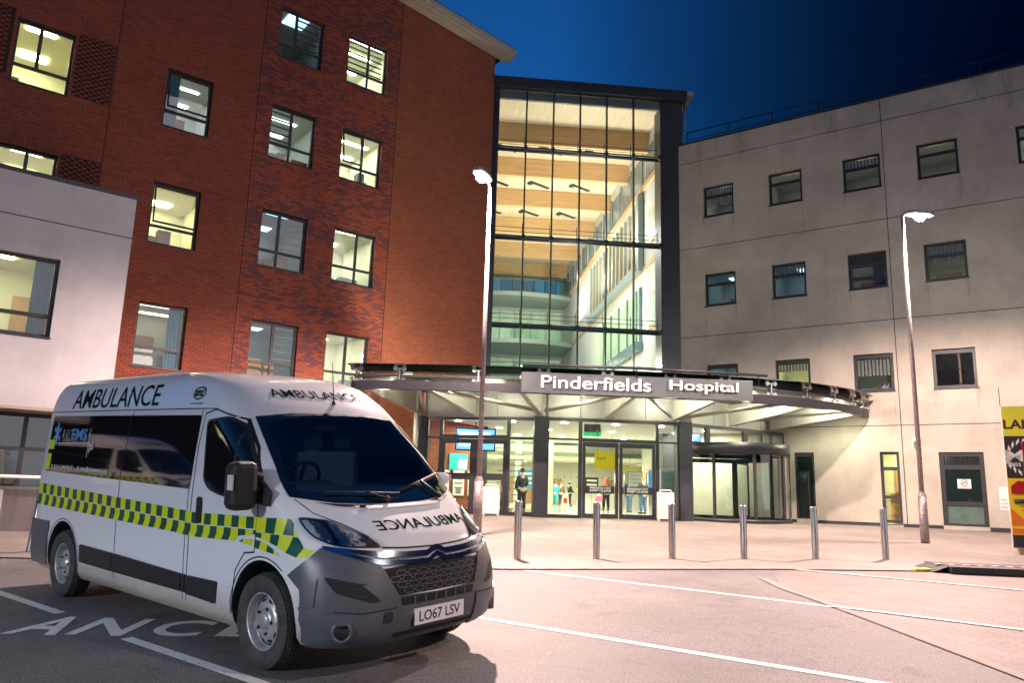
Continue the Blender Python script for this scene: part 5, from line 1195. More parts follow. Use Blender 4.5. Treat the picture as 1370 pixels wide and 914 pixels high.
# number plate
Mp = Matrix(((0, 0, 1, fx(0, .42) + .035), (1, 0, 0, 0), (0, 1, 0, .421), (0, 0, 0, 1)))
b = MB(); b.box(-.27, .27, -.062, .062, -.02, -.002, Mp); pl = b.build('number_plate', M_['plate'], van)
b = MB(); b.bm.free(); b.bm = bmesh.new(); b.keep = True
for p in fit_text('LO67 LSV', -.225, .225, -.04, .04, .012): b.face([Mp @ Vector((q.x, q.y, 0)) for q in p])
b.build('registration', M_['signblack'], pl)
b = MB(); b.box(-.275, .275, -.068, .068, -.03, -.021, Mp); b.build('plate_holder', M_['black'], pl)
# grille
gr_ = rounded([(-.53, .80), (-.515, .76), (-.415, .60), (.415, .60), (.515, .76), (.53, .80), (.0, .835)], .03)
grl = wrap([nz(gr_)], nose_map, .004, M_['joint'], 'grille', van, .05)
hx = []
for r_ in range(5):
    for q in range(-6, 7):
        cy_, cz = q * .108 + (.054 if r_ % 2 else 0), .632 + r_ * .043
        if abs(cy_) > .385 + (cz - .61) * .6 or cz > .80: continue
        P = [(cy_ + .046 * a, cz + .0185 * c_) for a, c_ in ((-1, 0), (-.62, 1), (.62, 1), (1, 0), (.62, -1), (-.62, -1))]; hx += stroke(nz(P), .007, True)
        hx += stroke(nz([(cy_ + .046, cz), (cy_ + .062, cz)]), .006)
wrap(hx, nose_map, .014, mat('grille_mesh', (.13, .13, .14), .3, .3, spec=.7), 'grille_mesh', grl, .08)
# chrome bars with the double peak in the middle
def chrome(zl, zm, zc, h, pk, name):
    T_ = [(-.86, zl), (-.55, zm), (-.3, zc + .003), (-.095, zc), (-.05, zc + pk * .55), (0, zc + pk), (.05, zc + pk * .55), (.095, zc), (.3, zc + .003), (.55, zm), (.86, zl)]
    hh = [.012, h, h, h, h, h * 1.0, h, h, h, h, .012]
    polys = [nz([(a[0], a[1]), (c_[0], c_[1]), (c_[0], c_[1] - g), (a[0], a[1] - f_)]) for a, c_, f_, g in zip(T_, T_[1:], hh, hh[1:])]
    wrap(polys, nose_map, .024, M_['chrome'], name, van, .04, thick=.02)
chrome(.968, .925, .905, .042, .035, 'chrome_bar'); chrome(.955, .868, .848, .036, .040, 'chrome_bar')
# bonnet shut lines, headlights
for s_ in (-1, 1):
    m_ = lambda P: [(s_ * p[0], p[1]) for p in P]
    hl = rounded([(-.90, 1.175), (-.74, 1.150), (-.545, 1.022), (-.488, .952), (-.70, .958), (-.80, .972), (-.868, 1.02), (-.892, 1.09)], .03)
    wrap([nz(m_(hl))], nose_map, .005, mat('lamp_housing' + str(s_), (.10, .115, .14), .3, .5), 'headlight', van, .03); hlo = [o for o in COL.objects if o.name.startswith('headlight')][-1]
    wrap([nz(m_(rounded([(-.885, 1.155), (-.80, 1.142), (-.775, 1.04), (-.79, .985), (-.855, 1.03), (-.878, 1.09)], .02)))], nose_map, .008, M_['headl'], 'outer_reflector', hlo, .02)
    wrap([nz(m_(rounded([(-.76, 1.142), (-.70, 1.118), (-.60, 1.045), (-.60, .968), (-.735, .968), (-.75, 1.04)], .02)))], nose_map, .008, M_['headl'], 'main_reflector', hlo, .02)
    wrap([nz(m_([(-.585, 1.03), (-.545, 1.005), (-.505, .958), (-.585, .962)]))], nose_map, .008, M_['trim'], 'lamp_corner', hlo, .02)
    for cy_, cz, r_ in ((-.675, 1.035, .05), (-.83, 1.08, .035)):
        C = nose_map((s_of_y(s_ * cy_, cz), cz), .0); N1 = (nose_map((s_of_y(s_ * cy_, cz), cz), .05) - C).normalized(); b = MB(); b.lathe([(r_, .012), (r_ * .8, .018), (r_ * .5, .0145), (0, .0155)], Matrix.Translation(C) @ N1.to_track_quat('Z', 'X').to_matrix().to_4x4(), 20); b.build('projector_lens', M_['headl'], hlo)
    fc = []
    for k in range(26):
        cy_, cz = random.uniform(-.77, -.60), random.uniform(.975, 1.10)
        if cz > 1.14 + (cy_ + .76) * -.55 - .03: continue
        fc += [[(s_ * (cy_ + a * .016), cz + c_ * .011) for a, c_ in ((-1, 0), (0, 1), (1, 0), (0, -1))]]
    wrap([nz(p) for p in fc], nose_map, .0095, M_['chrome'], 'reflector_facets', hlo, .2)
    wrap([nz(m_(hl))], nose_map, .021, glass('headlamp_cover' + str(s_), (.94, .97, 1), extra=.0), 'lamp_cover', hlo, .03)
for P, w_ in (([(-.49, .952), (-.3, .94), (0, .932), (.3, .94), (.49, .952)], .012), ([(-.545, 1.03), (-.66, 1.12), (-.80, 1.20), (-.862, 1.30)], .008), ([(.545, 1.03), (.66, 1.12), (.80, 1.20), (.862, 1.30)], .008)): wrap(stroke(nz(P), w_), nose_map, .003, M_['joint'], 'bonnet_shut_line', van, .04)
wrap([nz([(-.74, 1.278), (-.6, 1.246), (-.3, 1.218), (0, 1.212), (.3, 1.218), (.6, 1.246), (.74, 1.278), (.6, 1.262), (.3, 1.243), (0, 1.238), (-.3, 1.243), (-.6, 1.262)])], nose_map, .004, M_['trim'], 'scuttle_grille', van, .05)
wrap([nz([(-.38, 1.21), (.46, 1.212), (.46, 1.232), (-.38, 1.228)])], nose_map, .02, M_['vanwhite'], 'scuttle_cover', van, .05, thick=.018)
# bonnet lettering, mirrored as painted
T1 = [[(s_of_y(q.x, q.y), q.y) for q in p] for p in fit_text('AMBULANCE', -.43, .60, 1.058, 1.132, .02, mirror=False)]
def bon_map(p, d): return nose_map(p, d)
T1 = [[(s_of_y(-(q.x) + .17, q.y), q.y) for q in p] for p in fit_text('AMBULANCE', -.43, .60, 1.066, 1.135, .008)]
wrap(T1, nose_map, .0025, M_['decal'], 'bonnet_lettering', van, .03)
T1 = [[(s_of_y(q.x, q.y), q.y) for q in p] for p in fit_text('AMBULANCE', -.49, .56, 2.165, 2.245, .008)]
wrap(T1, nose_map, .005, M_['decal'], 'front_lettering', van, .025)
b = MB(); A = nose_map((s_of_y(.15, 2.12), 2.12), .0); b.tube([A, A + Vector((0, 0, .03))], .022, 10, r1=.012); b.tube([A + Vector((0, 0, .02)), A + Vector((-.05, 0, .42))], .006, 6, r1=.003); b.build('aerial', M_['black'], van)
# wipers
for (y0, y1, y2, z2) in ((-.25, -.72, -.1, 1.335), (.45, .05, .72, 1.43)):
    pass
def wiper(py, ty0, tz0, ty1, tz1):
    b = MB(); P = nose_map((s_of_y(py, 1.26), 1.26), .03); A = nose_map((s_of_y(ty0, tz0), tz0), .028); B = nose_map((s_of_y(ty1, tz1), tz1), .028); Mi = nose_map((s_of_y((ty0 + ty1) / 2, (tz0 + tz1) / 2), (tz0 + tz1) / 2), .04)
    b.tube([P, Mi], .012, 6); b.ball(P, .025); b.tube([A, nose_map((s_of_y((ty0 + ty1) / 2, (tz0 + tz1) / 2), (tz0 + tz1) / 2), .026), B], .010, 6); b.build('wiper', M_['black'], van)
wiper(-.12, -.62, 1.33, .08, 1.298); wiper(.52, .12, 1.318, .82, 1.44)
# --- doors, windows, trims on both flanks
for s_, mp in ((-1, side_map), (1, side_map_l)):
    glo = rounded([(-4.70, 2.012), (-1.175, 1.985), (-1.237, 1.322), (-4.745, 1.363)], .03)
    wrap([glo], mp, .004, M_['privacy'], 'side_window', van, .12)
    swin = [o for o in COL.objects if o.name.startswith('side_window')][-1]
    wrap(stroke([(-2.59, 2.0), (-2.685, 1.36)], .012), mp, .0055, M_['joint'], 'window_joint', swin)
    # cab door: shut line, glass, handle
    dl = [(-1.20, .36), (-1.19, 1.2), (-1.165, 1.7), (-1.10, 2.0), (-.93, 2.035), (-.62, 1.945), (-.35, 1.70), (-.15, 1.46), (-.115, 1.2), (-.125, .88), (-.27, .86), (-.40, .70), (-.44, .36)]
    wrap(stroke(dl, .013), mp, .0015, M_['joint'], 'door_shut_line', van, .06)
    cg = rounded([(-1.04, 1.93), (-.74, 1.96), (-.56, 1.88), (-.15, 1.462), (-.07, 1.27), (-.30, 1.275), (-.70, 1.305), (-.90, 1.345), (-1.0, 1.42)], .05)
    wrap([cg], mp, .007, M_['privacy'], 'cab_window', van, .03); cwin = [o for o in COL.objects if o.name.startswith('cab_window')][-1]
    wrap(stroke([(-.53, 1.83), (-.49, 1.29)], .03), mp, .0085, M_['trim'], 'window_divider', cwin)
    wrap(stroke(cg, .022, True), mp, .009, M_['trim'], 'window_seal', cwin, .03)
    b = MB(); hp = mp((-1.09, 1.15), .02); Mx = Matrix.Translation(hp)
    wrap([rounded([(-1.075, 1.04), (-.985, 1.04), (-.995, 1.265), (-1.08, 1.265)], .035)], mp, .014, M_['black'], 'door_handle', van, .04, thick=.02); b.bm.free()
    # sliding door / rear quarter lines and roof joint
    wrap(stroke([(-2.575, 2.04), (-2.685, 1.36), (-2.70, .36)], .012) + stroke([(-1.265, .36), (-1.255, 1.3), (-1.165, 2.03)], .011) + stroke([(-4.85, 2.057), (-3, 2.055), (-1.12, 2.045), (-.93, 2.04)], .010) + stroke([(-4.9, .42), (-4.93, 1.36)], .006), mp, .0015, M_['joint'], 'panel_joint', van, .1)
    wrap([rounded([(-3.51, .44), (-2.71, .435), (-2.71, .612), (-3.53, .622)], .02), rounded([(-2.695, .435), (-1.275, .43), (-1.275, .58), (-2.695, .612)], .015), rounded([(-1.26, .43), (-1.205, .43), (-1.205, .578), (-1.26, .58)], .006), rounded([(-1.185, .42), (-.68, .405), (-.66, .585), (-1.185, .578)], .03)], mp, .018, M_['trim'], 'side_moulding', van, .1, thick=.018)
    # wheel-arch lips
    for X in (0, -WB):
        lip = [(X + .455 * math.cos(a), .40 + .455 * math.sin(a)) for a in [PI * (-.07 + 1.14 * k / 24) for k in range(25)]]
        lip = [p for p in lip if p[1] > .32 and (p[0] < .28 or X < -1)]; wrap(stroke(lip, .010), mp, .003, M_['joint'], 'arch_line', van, .05)
    # grey rear corner bumper
    rc_ = [(-4.97, .30), (-4.50, .30), (-4.485, .62), (-4.44, .72), (-4.45, .80), (-4.97, .80)]
    wrap([rc_], mp, .012, M_['plastic'], 'rear_bumper_corner', van, .05, thick=.02)
    # chequer band, two rows, alternating
    polys, idx = [], []
    x = -4.86; c_ = .112; k = 0
    ct = lambda X: float(np.interp(X, [-4.86, -1.4, -1.1, -.1], [1.218, 1.135, 1.125, 1.157])); cb_ = lambda X: float(np.interp(X, [-4.86, -1.4, -1.1, -.1], [.972, .925, .915, .952]))
    while x < -.13:
        x1 = min(x + c_, -.125); t0, t1, l0, l1 = ct(x), ct(x1), cb_(x), cb_(x1); m0, m1 = l0 + (t0 - l0) * .52, l1 + (t1 - l1) * .52
        if not (-1.265 < x < -1.19):
            polys.append([(x, m0 + .004), (x1, m1 + .004), (x1, t1), (x, t0)]); idx.append(k % 2)
            sl = .035; q0, q1 = l0 + (m0 - l0) * .5, l1 + (m1 - l1) * .5
            if x < -.40: polys.append([(x - sl, l0), (x1 - sl, l1), (x1, q1), (x1, m1 - .004), (x, m0 - .004), (x, q0)]); idx.append((k + 1) % 2)
            elif x < -.15: polys.append([(x, max(l0, .985 + (x + .40) * .12)), (x1, max(l1, .985 + (x1 + .40) * .12)), (x1, m1 - .004), (x, m0 - .004)]); idx.append((k + 1) % 2)
        x = x1; k += 1
    wrap(polys, mp, .0025, None, 'chequer_band', van, .1, mats=[M_['yelref'], M_['grnref']], idx=idx)
    polys, idx = [], []
    for P, c in (([(-.12, 1.04), (0, 1.04), (0, 1.158), (-.12, 1.158)], 0), ([(0, 1.04), (.105, 1.04), (.105, 1.16), (0, 1.158)], 1), ([(.105, 1.04), (.195, 1.04), (.195, 1.16), (.105, 1.16)], 0), ([(.195, 1.04), (.29, 1.035), (.26, 1.12), (.225, 1.155), (.195, 1.16)], 1), ([(.29, 1.035), (.335, 1.03), (.285, 1.09)], 0),
                 ([(-.12, 1.0), (-.04, .995), (-.04, 1.036), (-.12, 1.036)], 1), ([(-.04, .99), (.07, .975), (.07, 1.036), (-.04, 1.036)], 0), ([(.07, .972), (.165, .95), (.165, 1.036), (.07, 1.036)], 1), ([(.165, .95), (.27, .915), (.29, 1.03), (.165, 1.036)], 0), ([(.27, .912), (.385, .885), (.42, .955), (.335, 1.025), (.29, 1.03)], 1), ([(.385, .885), (.46, .885), (.515, .94), (.42, .955)], 0),
                 ([(-.12, .915), (-.06, .91), (-.04, .975), (-.12, .98)], 1), ([(-.06, .91), (.045, .90), (.05, .955), (-.04, .975)], 0), ([(.045, .90), (.14, .89), (.13, .925), (.05, .955)], 1), ([(.14, .89), (.23, .882), (.13, .925)], 0)):
        polys.append(P); idx.append(c)
    pd, di = [([(-.36, .945), (-.30, .97), (-.30, .94)], 1), ([(-.30, .94), (-.16, .925), (-.16, .98), (-.30, .97)], 0)], None
    wrap([a for a, c in pd], mp, .0025, None, 'door_chequer', van, .1, mats=[M_['yelref'], M_['grnref']], idx=[c for a, c in pd])
    polys2 = [[(s_of_X(q[0], q[1], s_), q[1]) for q in p] for p in polys]
    wrap(polys2, nose_map, .003, None, 'wing_chequer', van, .05, mats=[M_['yelref'], M_['grnref']], idx=idx)
    # roof side lettering
    P = fit_text('AMBULANCE', -4.22, -2.07, 2.088, 2.305, .006)
    if s_ == 1: P = [[Vector((-6.29 - q.x, q.y)) for q in p] for p in P]
    wrap(P, mp, .003, M_['decal'], 'side_lettering', van, .05)
    if s_ == -1:
        el = [(-1.305 + .10 * math.cos(a), 2.19 + .055 * math.sin(a)) for a in [2 * PI * k / 24 for k in range(24)]]
        wrap(stroke(el, .014, True) + fit_text('amz', -1.38, -1.23, 2.16, 2.22, .03), mp, .003, M_['decal'], 'oval_badge', van, .1); wrap(fit_text('www.amz.pl', -1.42, -1.19, 2.08, 2.108, .012), mp, .003, M_['decal'], 'web_lettering', van, .1)
        cx_, cz = -4.50, 1.80; star = []
        for a in (R(90), R(30), R(-30)): d = Vector((math.cos(a) * .095, math.sin(a) * .115)); star += stroke([Vector((cx_, cz)) - d, Vector((cx_, cz)) + d], .05)
        wrap(star, mp, .012, M_['blued'], 'star_emblem', swin, .1); wrap(stroke([(cx_, cz - .09), (cx_, cz + .09)], .012), mp, .0135, M_['whited'], 'emblem_staff', swin)
        wrap(fit_text('UK', -4.33, -4.09, 1.725, 1.85, .03) , mp, .012, M_['whited'], 'logo_outline', swin, .1); wrap(fit_text('UK', -4.335, -4.095, 1.73, 1.855, .012), mp, .0135, M_['privacy'], 'logo_fill', swin, .1)
        wrap(fit_text('EMS', -4.07, -3.63, 1.73, 1.86, .025), mp, .012, M_['blued'], 'logo_lettering', swin, .1)
        wrap(stroke([(-4.55, 1.69), (-3.52, 1.70)], .008) + stroke([(-3.56, 1.86), (-3.58, 1.55)], .010) + fit_text('pl', -3.54, -3.44, 1.60, 1.72, .01) + fit_text('T: 0114 244 9417  -  E: info@ukevents.org', -4.56, -3.0, 1.385, 1.445, .012), mp, .012, M_['whited'], 'contact_lettering', swin, .12)
        wrap([[(-4.71, 1.62), (-4.54, 1.62), (-4.53, 1.73), (-4.70, 1.73)], [(-4.73, 1.38), (-4.60, 1.38), (-4.58, 1.57), (-4.72, 1.57)]], mp, .012, M_['yelref'], 'yellow_patch', swin, .1)
# --- mirrors
for s_ in (-1, 1):
    dn = 0 if s_ < 0 else 1
    b = MB(); y0, y1 = (-1.07, -1.29) if not dn else (.99, 1.07)
    b.box(-.20, -.02, min(y0, y1), max(y0, y1), 1.22 if not dn else 1.34, 1.60 if not dn else 1.46); h_ = b.build('wing_mirror', M_['vanwhite'] if dn else M_['black'], van, bevel=.055 if not dn else .04)
    if not dn:
        b = MB(); b.tube([(-.14, -.985, 1.36), (-.10, -1.12, 1.39)], .05, 10); b.tube([(-.14, -.985, 1.48), (-.10, -1.12, 1.51)], .03, 10); b.prism([(-.32, -.995, 1.28), (.03, -.99, 1.25), (.05, -.985, 1.36), (-.15, -.975, 1.47)], (0, -.05, 0)); b.build('mirror_arm', M_['black'], h_, bevel=.012)
    b = MB(); b.box(-.10, -.03, min(y1, y1 + s_ * .02), max(y1, y1 + s_ * .02), 1.38, 1.50 if not dn else 1.44); b.build('indicator', mat('clear_indicator' + str(s_), (.75, .66, .55), .15), h_, bevel=.006)
    b = MB(); b.box(-.208, -.201, min(y0, y1) + .025, max(y0, y1) - .025, 1.37 if dn else 1.26, 1.44 if dn else 1.56); b.build('mirror_glass', M_['chrome'], h_)
# --- roof flutes and rear light
b = MB()
for y in (-.36, -.12, .12, .36): b.box(-4.3, -2.3, y - .03, y + .03, 2.455, 2.471)
b.build('roof_flute', M_['vanwhite'], van, bevel=.006)
for s_ in (-1, 1):
    b = MB(); b.box(-5.015, -4.965, min(s_ * .76, s_ * .86), max(s_ * .76, s_ * .86), .95, 1.75); b.build('rear_lamp', mat('red_rear_lens' + str(s_), (.30, .01, .01), .15, coat=.4), van, bevel=.01)
b = MB(); b.box(-5.08, -4.96, -.95, .95, .34, .56); b.build('rear_step', M_['plastic'], van, bevel=.02)
# --- wheels
def wheel(X, s_, zc, src=None):
    Mx = Matrix.Translation((X, s_ * .91, zc)) @ Matrix.Rotation(R(90) * -s_, 4, 'X')
    if src:
        c = src.copy(); COL.objects.link(c); c.parent = van; c.matrix_local = Mx
        for ch in [o for o in bpy.data.objects if o.parent == src]:
            q = ch.copy(); COL.objects.link(q); q.parent = c
        return c
    r = .362; b = MB()
    b.lathe([(.215, -.085), (.24, -.108), (.315, -.112), (.345, -.098), (.358, -.075), (r, -.05), (r, .05), (.358, .075), (.345, .098), (.315, .112), (.24, .108), (.215, .085)], None, 56)
    t = b.build('wheel', M_['tyre'], van, Mx)
    b = MB()
    for k in range(56):
        for z0, z1, o_ in ((-.10, -.06, 0), (-.05, -.005, .5), (.005, .05, 0), (.06, .10, .5)):
            a = 2 * PI * (k + o_) / 56; Mt = Matrix.Rotation(a, 4, 'Z'); rr = r - (.016 if abs(z0 + z1) > .13 else .0); b.box(rr - .01, rr + .006, -.014, .014, z0, z1, Mt)
    b.build('tread', M_['tyre'], t)
    b = MB(); b.lathe([(.222, .088), (.216, .098), (.205, .085), (.198, .04), (.185, .022), (.165, .038), (.14, .062), (.11, .070), (.085, .060), (.07, .060), (.062, .082), (.05, .09), (0, .09)], None, 48)
    b.build('rim', M_['rim'], t)
    b = MB()
    for k in range(10):
        a = 2 * PI * k / 10; Mt = Matrix.Rotation(a, 4, 'Z') @ Matrix.Translation((.157, 0, .0475)) @ Matrix.Rotation(R(44), 4, 'Y'); b.lathe([(.0, .003), (.021, .003), (.023, -.004)], Mt @ Matrix.Diagonal((.75, 1.3, 1, 1)), 14)
    b.build('rim_hole', M_['joint'], t)
    b = MB()
    for k in range(5):
        a = 2 * PI * k / 5; Mt = Matrix.Rotation(a, 4, 'Z') @ Matrix.Translation((.098, 0, .066)); b.lathe([(.013, 0), (.013, .014), (0, .016)], Mt, 8)
    b.build('wheel_nut', M_['joint'], t)
    b = MB(); b.lathe([(.20, .03), (.1, .02), (0, .02)], None, 24); b.build('brake', M_['joint'], t); return t
w0 = wheel(0, -1, .362); wheel(-WB, -1, .362, w0)
wheel(0, 1, .31, w0); wheel(-WB, 1, .31, w0)
b = MB(); b.box(-4.6, .4, -.55, .55, .24, .34); b.tube([(-WB, -.9, .35), (-WB, .9, .35)], .06, 8); b.box(-3.4, -.6, -.75, -.62, .22, .30); b.build('underbody', M_['joint'], van)

# a second ambulance stands out of frame at the left; the first one's glossy side mirrors it
M2 = Matrix.Translation((-18.2, 11.2, gz(11.2))) @ Matrix.Rotation(R(-62), 4, 'Z') @ Matrix.Rotation(R(1.5), 4, 'Y')
v2 = copy_tree(van, None, M2); v2['label'] = 'second white ambulance parked left of the frame, mirrored in the side of the first'
# ---------------------------------------------------------------- people (small, behind the glass)
def skin_mesh(V, E, rad, name, m, root, sub=1):
    me = bpy.data.meshes.new(name); me.from_pydata(V, E, []); o = bpy.data.objects.new(name, me); COL.objects.link(o)
    sk = o.modifiers.new('skin', 'SKIN'); sk.use_smooth_shade = True
    for i, r in enumerate(rad):
        me.skin_vertices[0].data[i].radius = (r[0], r[1]) if isinstance(r, tuple) else (r, r)
    me.skin_vertices[0].data[0].use_root = True
    s = o.modifiers.new('smooth', 'SUBSURF'); s.levels = sub; s.render_levels = sub
    bpy.context.view_layer.update(); nm_ = bpy.data.meshes.new_from_object(o.evaluated_get(bpy.context.evaluated_depsgraph_get()))
    o.modifiers.clear(); o.data = nm_; bpy.data.meshes.remove(me); nm_.materials.clear(); nm_.materials.append(m)
    for p in nm_.polygons: p.use_smooth = True
    o.parent = root; return o
M_['skin'] = mat('skin', (.55, .34, .25), .55)
def person(label, x, y, rz, h, top, legs, hair, pose='stand', arms=(6, 18), z=ZF, group=None, long_hair=False):
    """faces local -y; body is one mesh, clothes and hair are its children"""
    t = thing('person', label, 'person', T(x, y, z, rz) @ Matrix.Scale(h / 1.75, 4), group)
    mt, ml, mh = mat('clothing_top', top, .8, var=.25, vscale=12), mat('clothing_legs', legs, .8, var=.2, vscale=12), mat('hair', hair, .6, var=.3, vscale=20)
    sit = pose == 'sit'; hipz = .50 if sit else .93; st = .14 if pose == 'walk' else .03
    V, E, Rd = [], [], []
    def add(p, r, par=None):
        V.append(p); Rd.append(r)
        if par is not None: E.append((par, len(V) - 1))
        return len(V) - 1
    pel = add((0, 0, hipz), (.13, .10)); wa = add((0, 0, hipz + .17), (.12, .09), pel); ch = add((0, .01, hipz + .38), (.15, .10), wa); nk = add((0, .01, hipz + .55), .055, ch); hd0 = add((0, -.005, hipz + .63), .07, nk); hd1 = add((0, -.01, hipz + .72), .085, hd0); add((0, -.005, hipz + .79), .06, hd1)
    J = {}
    for s_, a in ((-1, arms[0]), (1, arms[1])):
        sh = add((s_ * .17, .01, hipz + .47), .05, ch); el = add((s_ * .23, -.02 if not sit else -.08, hipz + .20), .042, sh)
        fz = .24 * math.cos(R(a)); fy = -.24 * math.sin(R(a)); wr = add((s_ * .22, -.03 + fy, hipz + .20 - fz), .032, el); add((s_ * .215, -.04 + fy * 1.3, hipz + .20 - fz * 1.3), .035, wr); J['arm', s_] = (sh, el, wr)
        if sit: hp = add((s_ * .09, -.05, hipz - .02), .085, pel); kn = add((s_ * .10, -.42, hipz - .03), .062, hp); an = add((s_ * .10, -.40, .08), .045, kn)
        else: hp = add((s_ * .09, 0, hipz - .10), .085, pel); kn = add((s_ * .095, -s_ * st * .6 - .02, .50), .062, hp); an = add((s_ * .10, -s_ * st, .08), .042, kn)
        add((s_ * .11, V[an][1] - .13, .035), .04, an); J['leg', s_] = (hp, kn, an)
    skin_mesh(V, E, Rd, 'body', M_['skin'], t)
    def garment(idx, edges, grow, nm_, m):
        mp = {i: k for k, i in enumerate(idx)}; f = lambda r: (r[0] + grow, r[1] + grow) if isinstance(r, tuple) else r + grow
        skin_mesh([V[i] for i in idx], [(mp[a], mp[b_]) for a, b_ in edges], [f(Rd[i]) for i in idx], nm_, m, t)
    a0, a1 = J['arm', -1], J['arm', 1]; l0, l1 = J['leg', -1], J['leg', 1]
    garment([pel, wa, ch, *a0, *a1], [(pel, wa), (wa, ch), (ch, a0[0]), (a0[0], a0[1]), (a0[1], a0[2]), (ch, a1[0]), (a1[0], a1[1]), (a1[1], a1[2])], .045, 'jacket', mt)
    garment([pel, *l0, *l1], [(pel, l0[0]), (l0[0], l0[1]), (l0[1], l0[2]), (pel, l1[0]), (l1[0], l1[1]), (l1[1], l1[2])], .035, 'trousers', ml)
    b = MB(); b.ball((0, .018, hipz + .755), .105, .95, 1.02, .95, 12)
    if long_hair: b.ball((0, .06, hipz + .62), .10, 1.0, .7, 1.7, 12)
    b.build('hair', mh, t)
    b = MB()
    for s_ in (-1, 1): b.ball((s_ * .033, -.088, hipz + .735), .011)
    b.ball((0, -.1, hipz + .705), .016, .8, 1, 1.3); b.box(-.024, .024, -.092, -.08, hipz + .668, hipz + .676); b.build('face', mat('facial_features', (.25, .12, .09), .6), t)
    b = MB()
    for s_ in (-1, 1): an = V[J['leg', s_][2]]; b.box(an[0] - .045, an[0] + .045, an[1] - .2, an[1] + .06, .0, .075)
    b.build('shoes', M_['black'], t, bevel=.02); return t
person('man in a dark suit standing left of the dark entrance column', .62, 33.6, R(200), 1.8, (.02, .022, .03), (.015, .017, .025), (.05, .03, .02), 'stand', (75, 12))
person('dark haired woman in black standing facing the man in the dark suit', -.12, 35.5, R(60), 1.66, (.02, .018, .02), (.03, .03, .035), (.02, .012, .01), 'walk', (50, 20), long_hair=True)
person('person in green scrubs walking away down the lobby corridor', 3.6, 59, R(185), 1.72, (.0, .28, .26), (.0, .26, .25), (.03, .02, .015), 'walk')
person('person with reddish hair in dark clothes beyond the green scrubs', 4.15, 61, R(170), 1.7, (.10, .05, .05), (.03, .03, .04), (.35, .14, .05))
person('person in black stooping over a pushchair deep in the lobby', 4.5, 57, R(120), 1.68, (.02, .02, .022), (.02, .02, .022), (.04, .03, .02), 'walk', (55, 55))
person('person in an orange hooded top behind the left emergency door', 5.45, 43.5, R(190), 1.72, (.72, .12, .05), (.02, .02, .025), (.72, .12, .05), 'walk', long_hair=True)
person('fair haired person in a navy jacket behind the right emergency door', 6.25, 40.5, R(160), 1.72, (.03, .04, .10), (.12, .20, .36), (.55, .45, .32), 'walk')
person('ginger haired person in a dark coat nearest the right emergency door', 6.35, 36.8, R(205), 1.70, (.025, .025, .035), (.05, .09, .18), (.50, .22, .08), 'stand', (10, 70))
bn = thing('shoulder_bag', 'pink shoulder bag carried beside the person in orange', 'bag', T(5.05, 43.4, 1.12)); b = MB(); b.box(-.2, .2, -.08, .08, 0, .3); b.build('pouch', mat('pink_fabric', (.75, .22, .38), .7), bn, bevel=.05); b = MB(); b.tube([(-.18, 0, .3), (0, 0, .62), (.18, 0, .3)], .012, 6); b.build('strap', mat('pink_strap', (.6, .15, .3), .7), bn)
# waiting area behind the revolving door
def chair(label, x, y, rz, src=None):
    if src: c = copy_tree(src, None, T(x, y, ZF, rz)); c['label'] = label; return c
    t = thing('waiting_chair', label, 'chair', T(x, y, ZF, rz), 'waiting chairs behind the revolving door')
    b = MB(); b.box(-.25, .25, -.25, .22, .40, .46); b.build('seat', M_['grey'], t, bevel=.02); b = MB(); b.box(-.24, .24, .22, .27, .50, .90); b.build('backrest', M_['grey'], t, bevel=.02)
    for sx in (-.22, .22):
        for sy_ in (-.22, .22): b = MB(); b.tube([(sx, sy_, 0), (sx, sy_, .40)], .015, 6); b.build('leg', M_['steel'], t)
    return t
c0 = chair('grey waiting chair under the person in green behind the revolving door', 8.15, 32.9, R(10)); chair('grey waiting chair under the person with pale hair behind the revolving door', 9.25, 33.2, R(-15), c0)
person('seated person in a dark green top behind the left of the revolving door', 8.15, 32.95, R(10), 1.7, (.06, .10, .06), (.04, .045, .05), (.10, .06, .03), 'sit', (70, 75))
person('seated person with pale hair behind the middle of the revolving door', 9.25, 33.25, R(-15), 1.65, (.45, .30, .26), (.05, .05, .07), (.60, .52, .42), 'sit', (70, 60))
pt = thing('planter', 'dark square planter with a green plant behind the revolving door', 'planter', T(9.35, 31.6, ZF)); b = MB(); b.prism([(-.28, -.28, 0), (.28, -.28, 0), (.28, .28, 0), (-.28, .28, 0)], (0, 0, .72)); b.build('pot', M_['column'], pt, bevel=.02)
b = MB()
for k in range(60):
    a = random.uniform(0, 2 * PI); e_ = random.uniform(.3, 1.3); L = random.uniform(.2, .5); d = Vector((math.cos(a) * math.cos(e_), math.sin(a) * math.cos(e_), math.sin(e_))); q = d.orthogonal().normalized() * .035; o0 = Vector((0, 0, .7)); b.face([o0, o0 + d * L * .5 + q, o0 + d * L, o0 + d * L * .5 - q])
b.build('leaves', mat('plant_leaf', (.05, .22, .05), .5, var=.3), pt)
for k, (x, z, w_, h_) in enumerate(((6.5, 2.2, .7, .95), (7.5, 2.15, .75, .95), (8.6, 2.3, .55, .7), (9.35, 2.1, .45, .85))):
    t = board(('framed grey notice at the left of the waiting area wall', 'framed white notice beside the grey one on the waiting area wall', 'small dark picture in the middle of the waiting area wall', 'tall white notice at the right of the waiting area wall')[k], x, 40.1, z, w_, h_, (M_['grey'], M_['signwhite'], M_['clutter'], M_['signwhite'])[k], 0, 'notice', 'notice'); t['group'] = 'notices on the waiting area wall'
    b = MB(); b.box(-w_ / 2 - .03, w_ / 2 + .03, .005, .025, -h_ / 2 - .03, h_ / 2 + .03); b.build('frame', M_['frame'], t); b = MB()
    for r_ in range(4): b.box(-w_ * .36, w_ * .36, -.006, 0, h_ * (.3 - .2 * r_), h_ * (.36 - .2 * r_))
    b.build('print', M_['slat'], t)
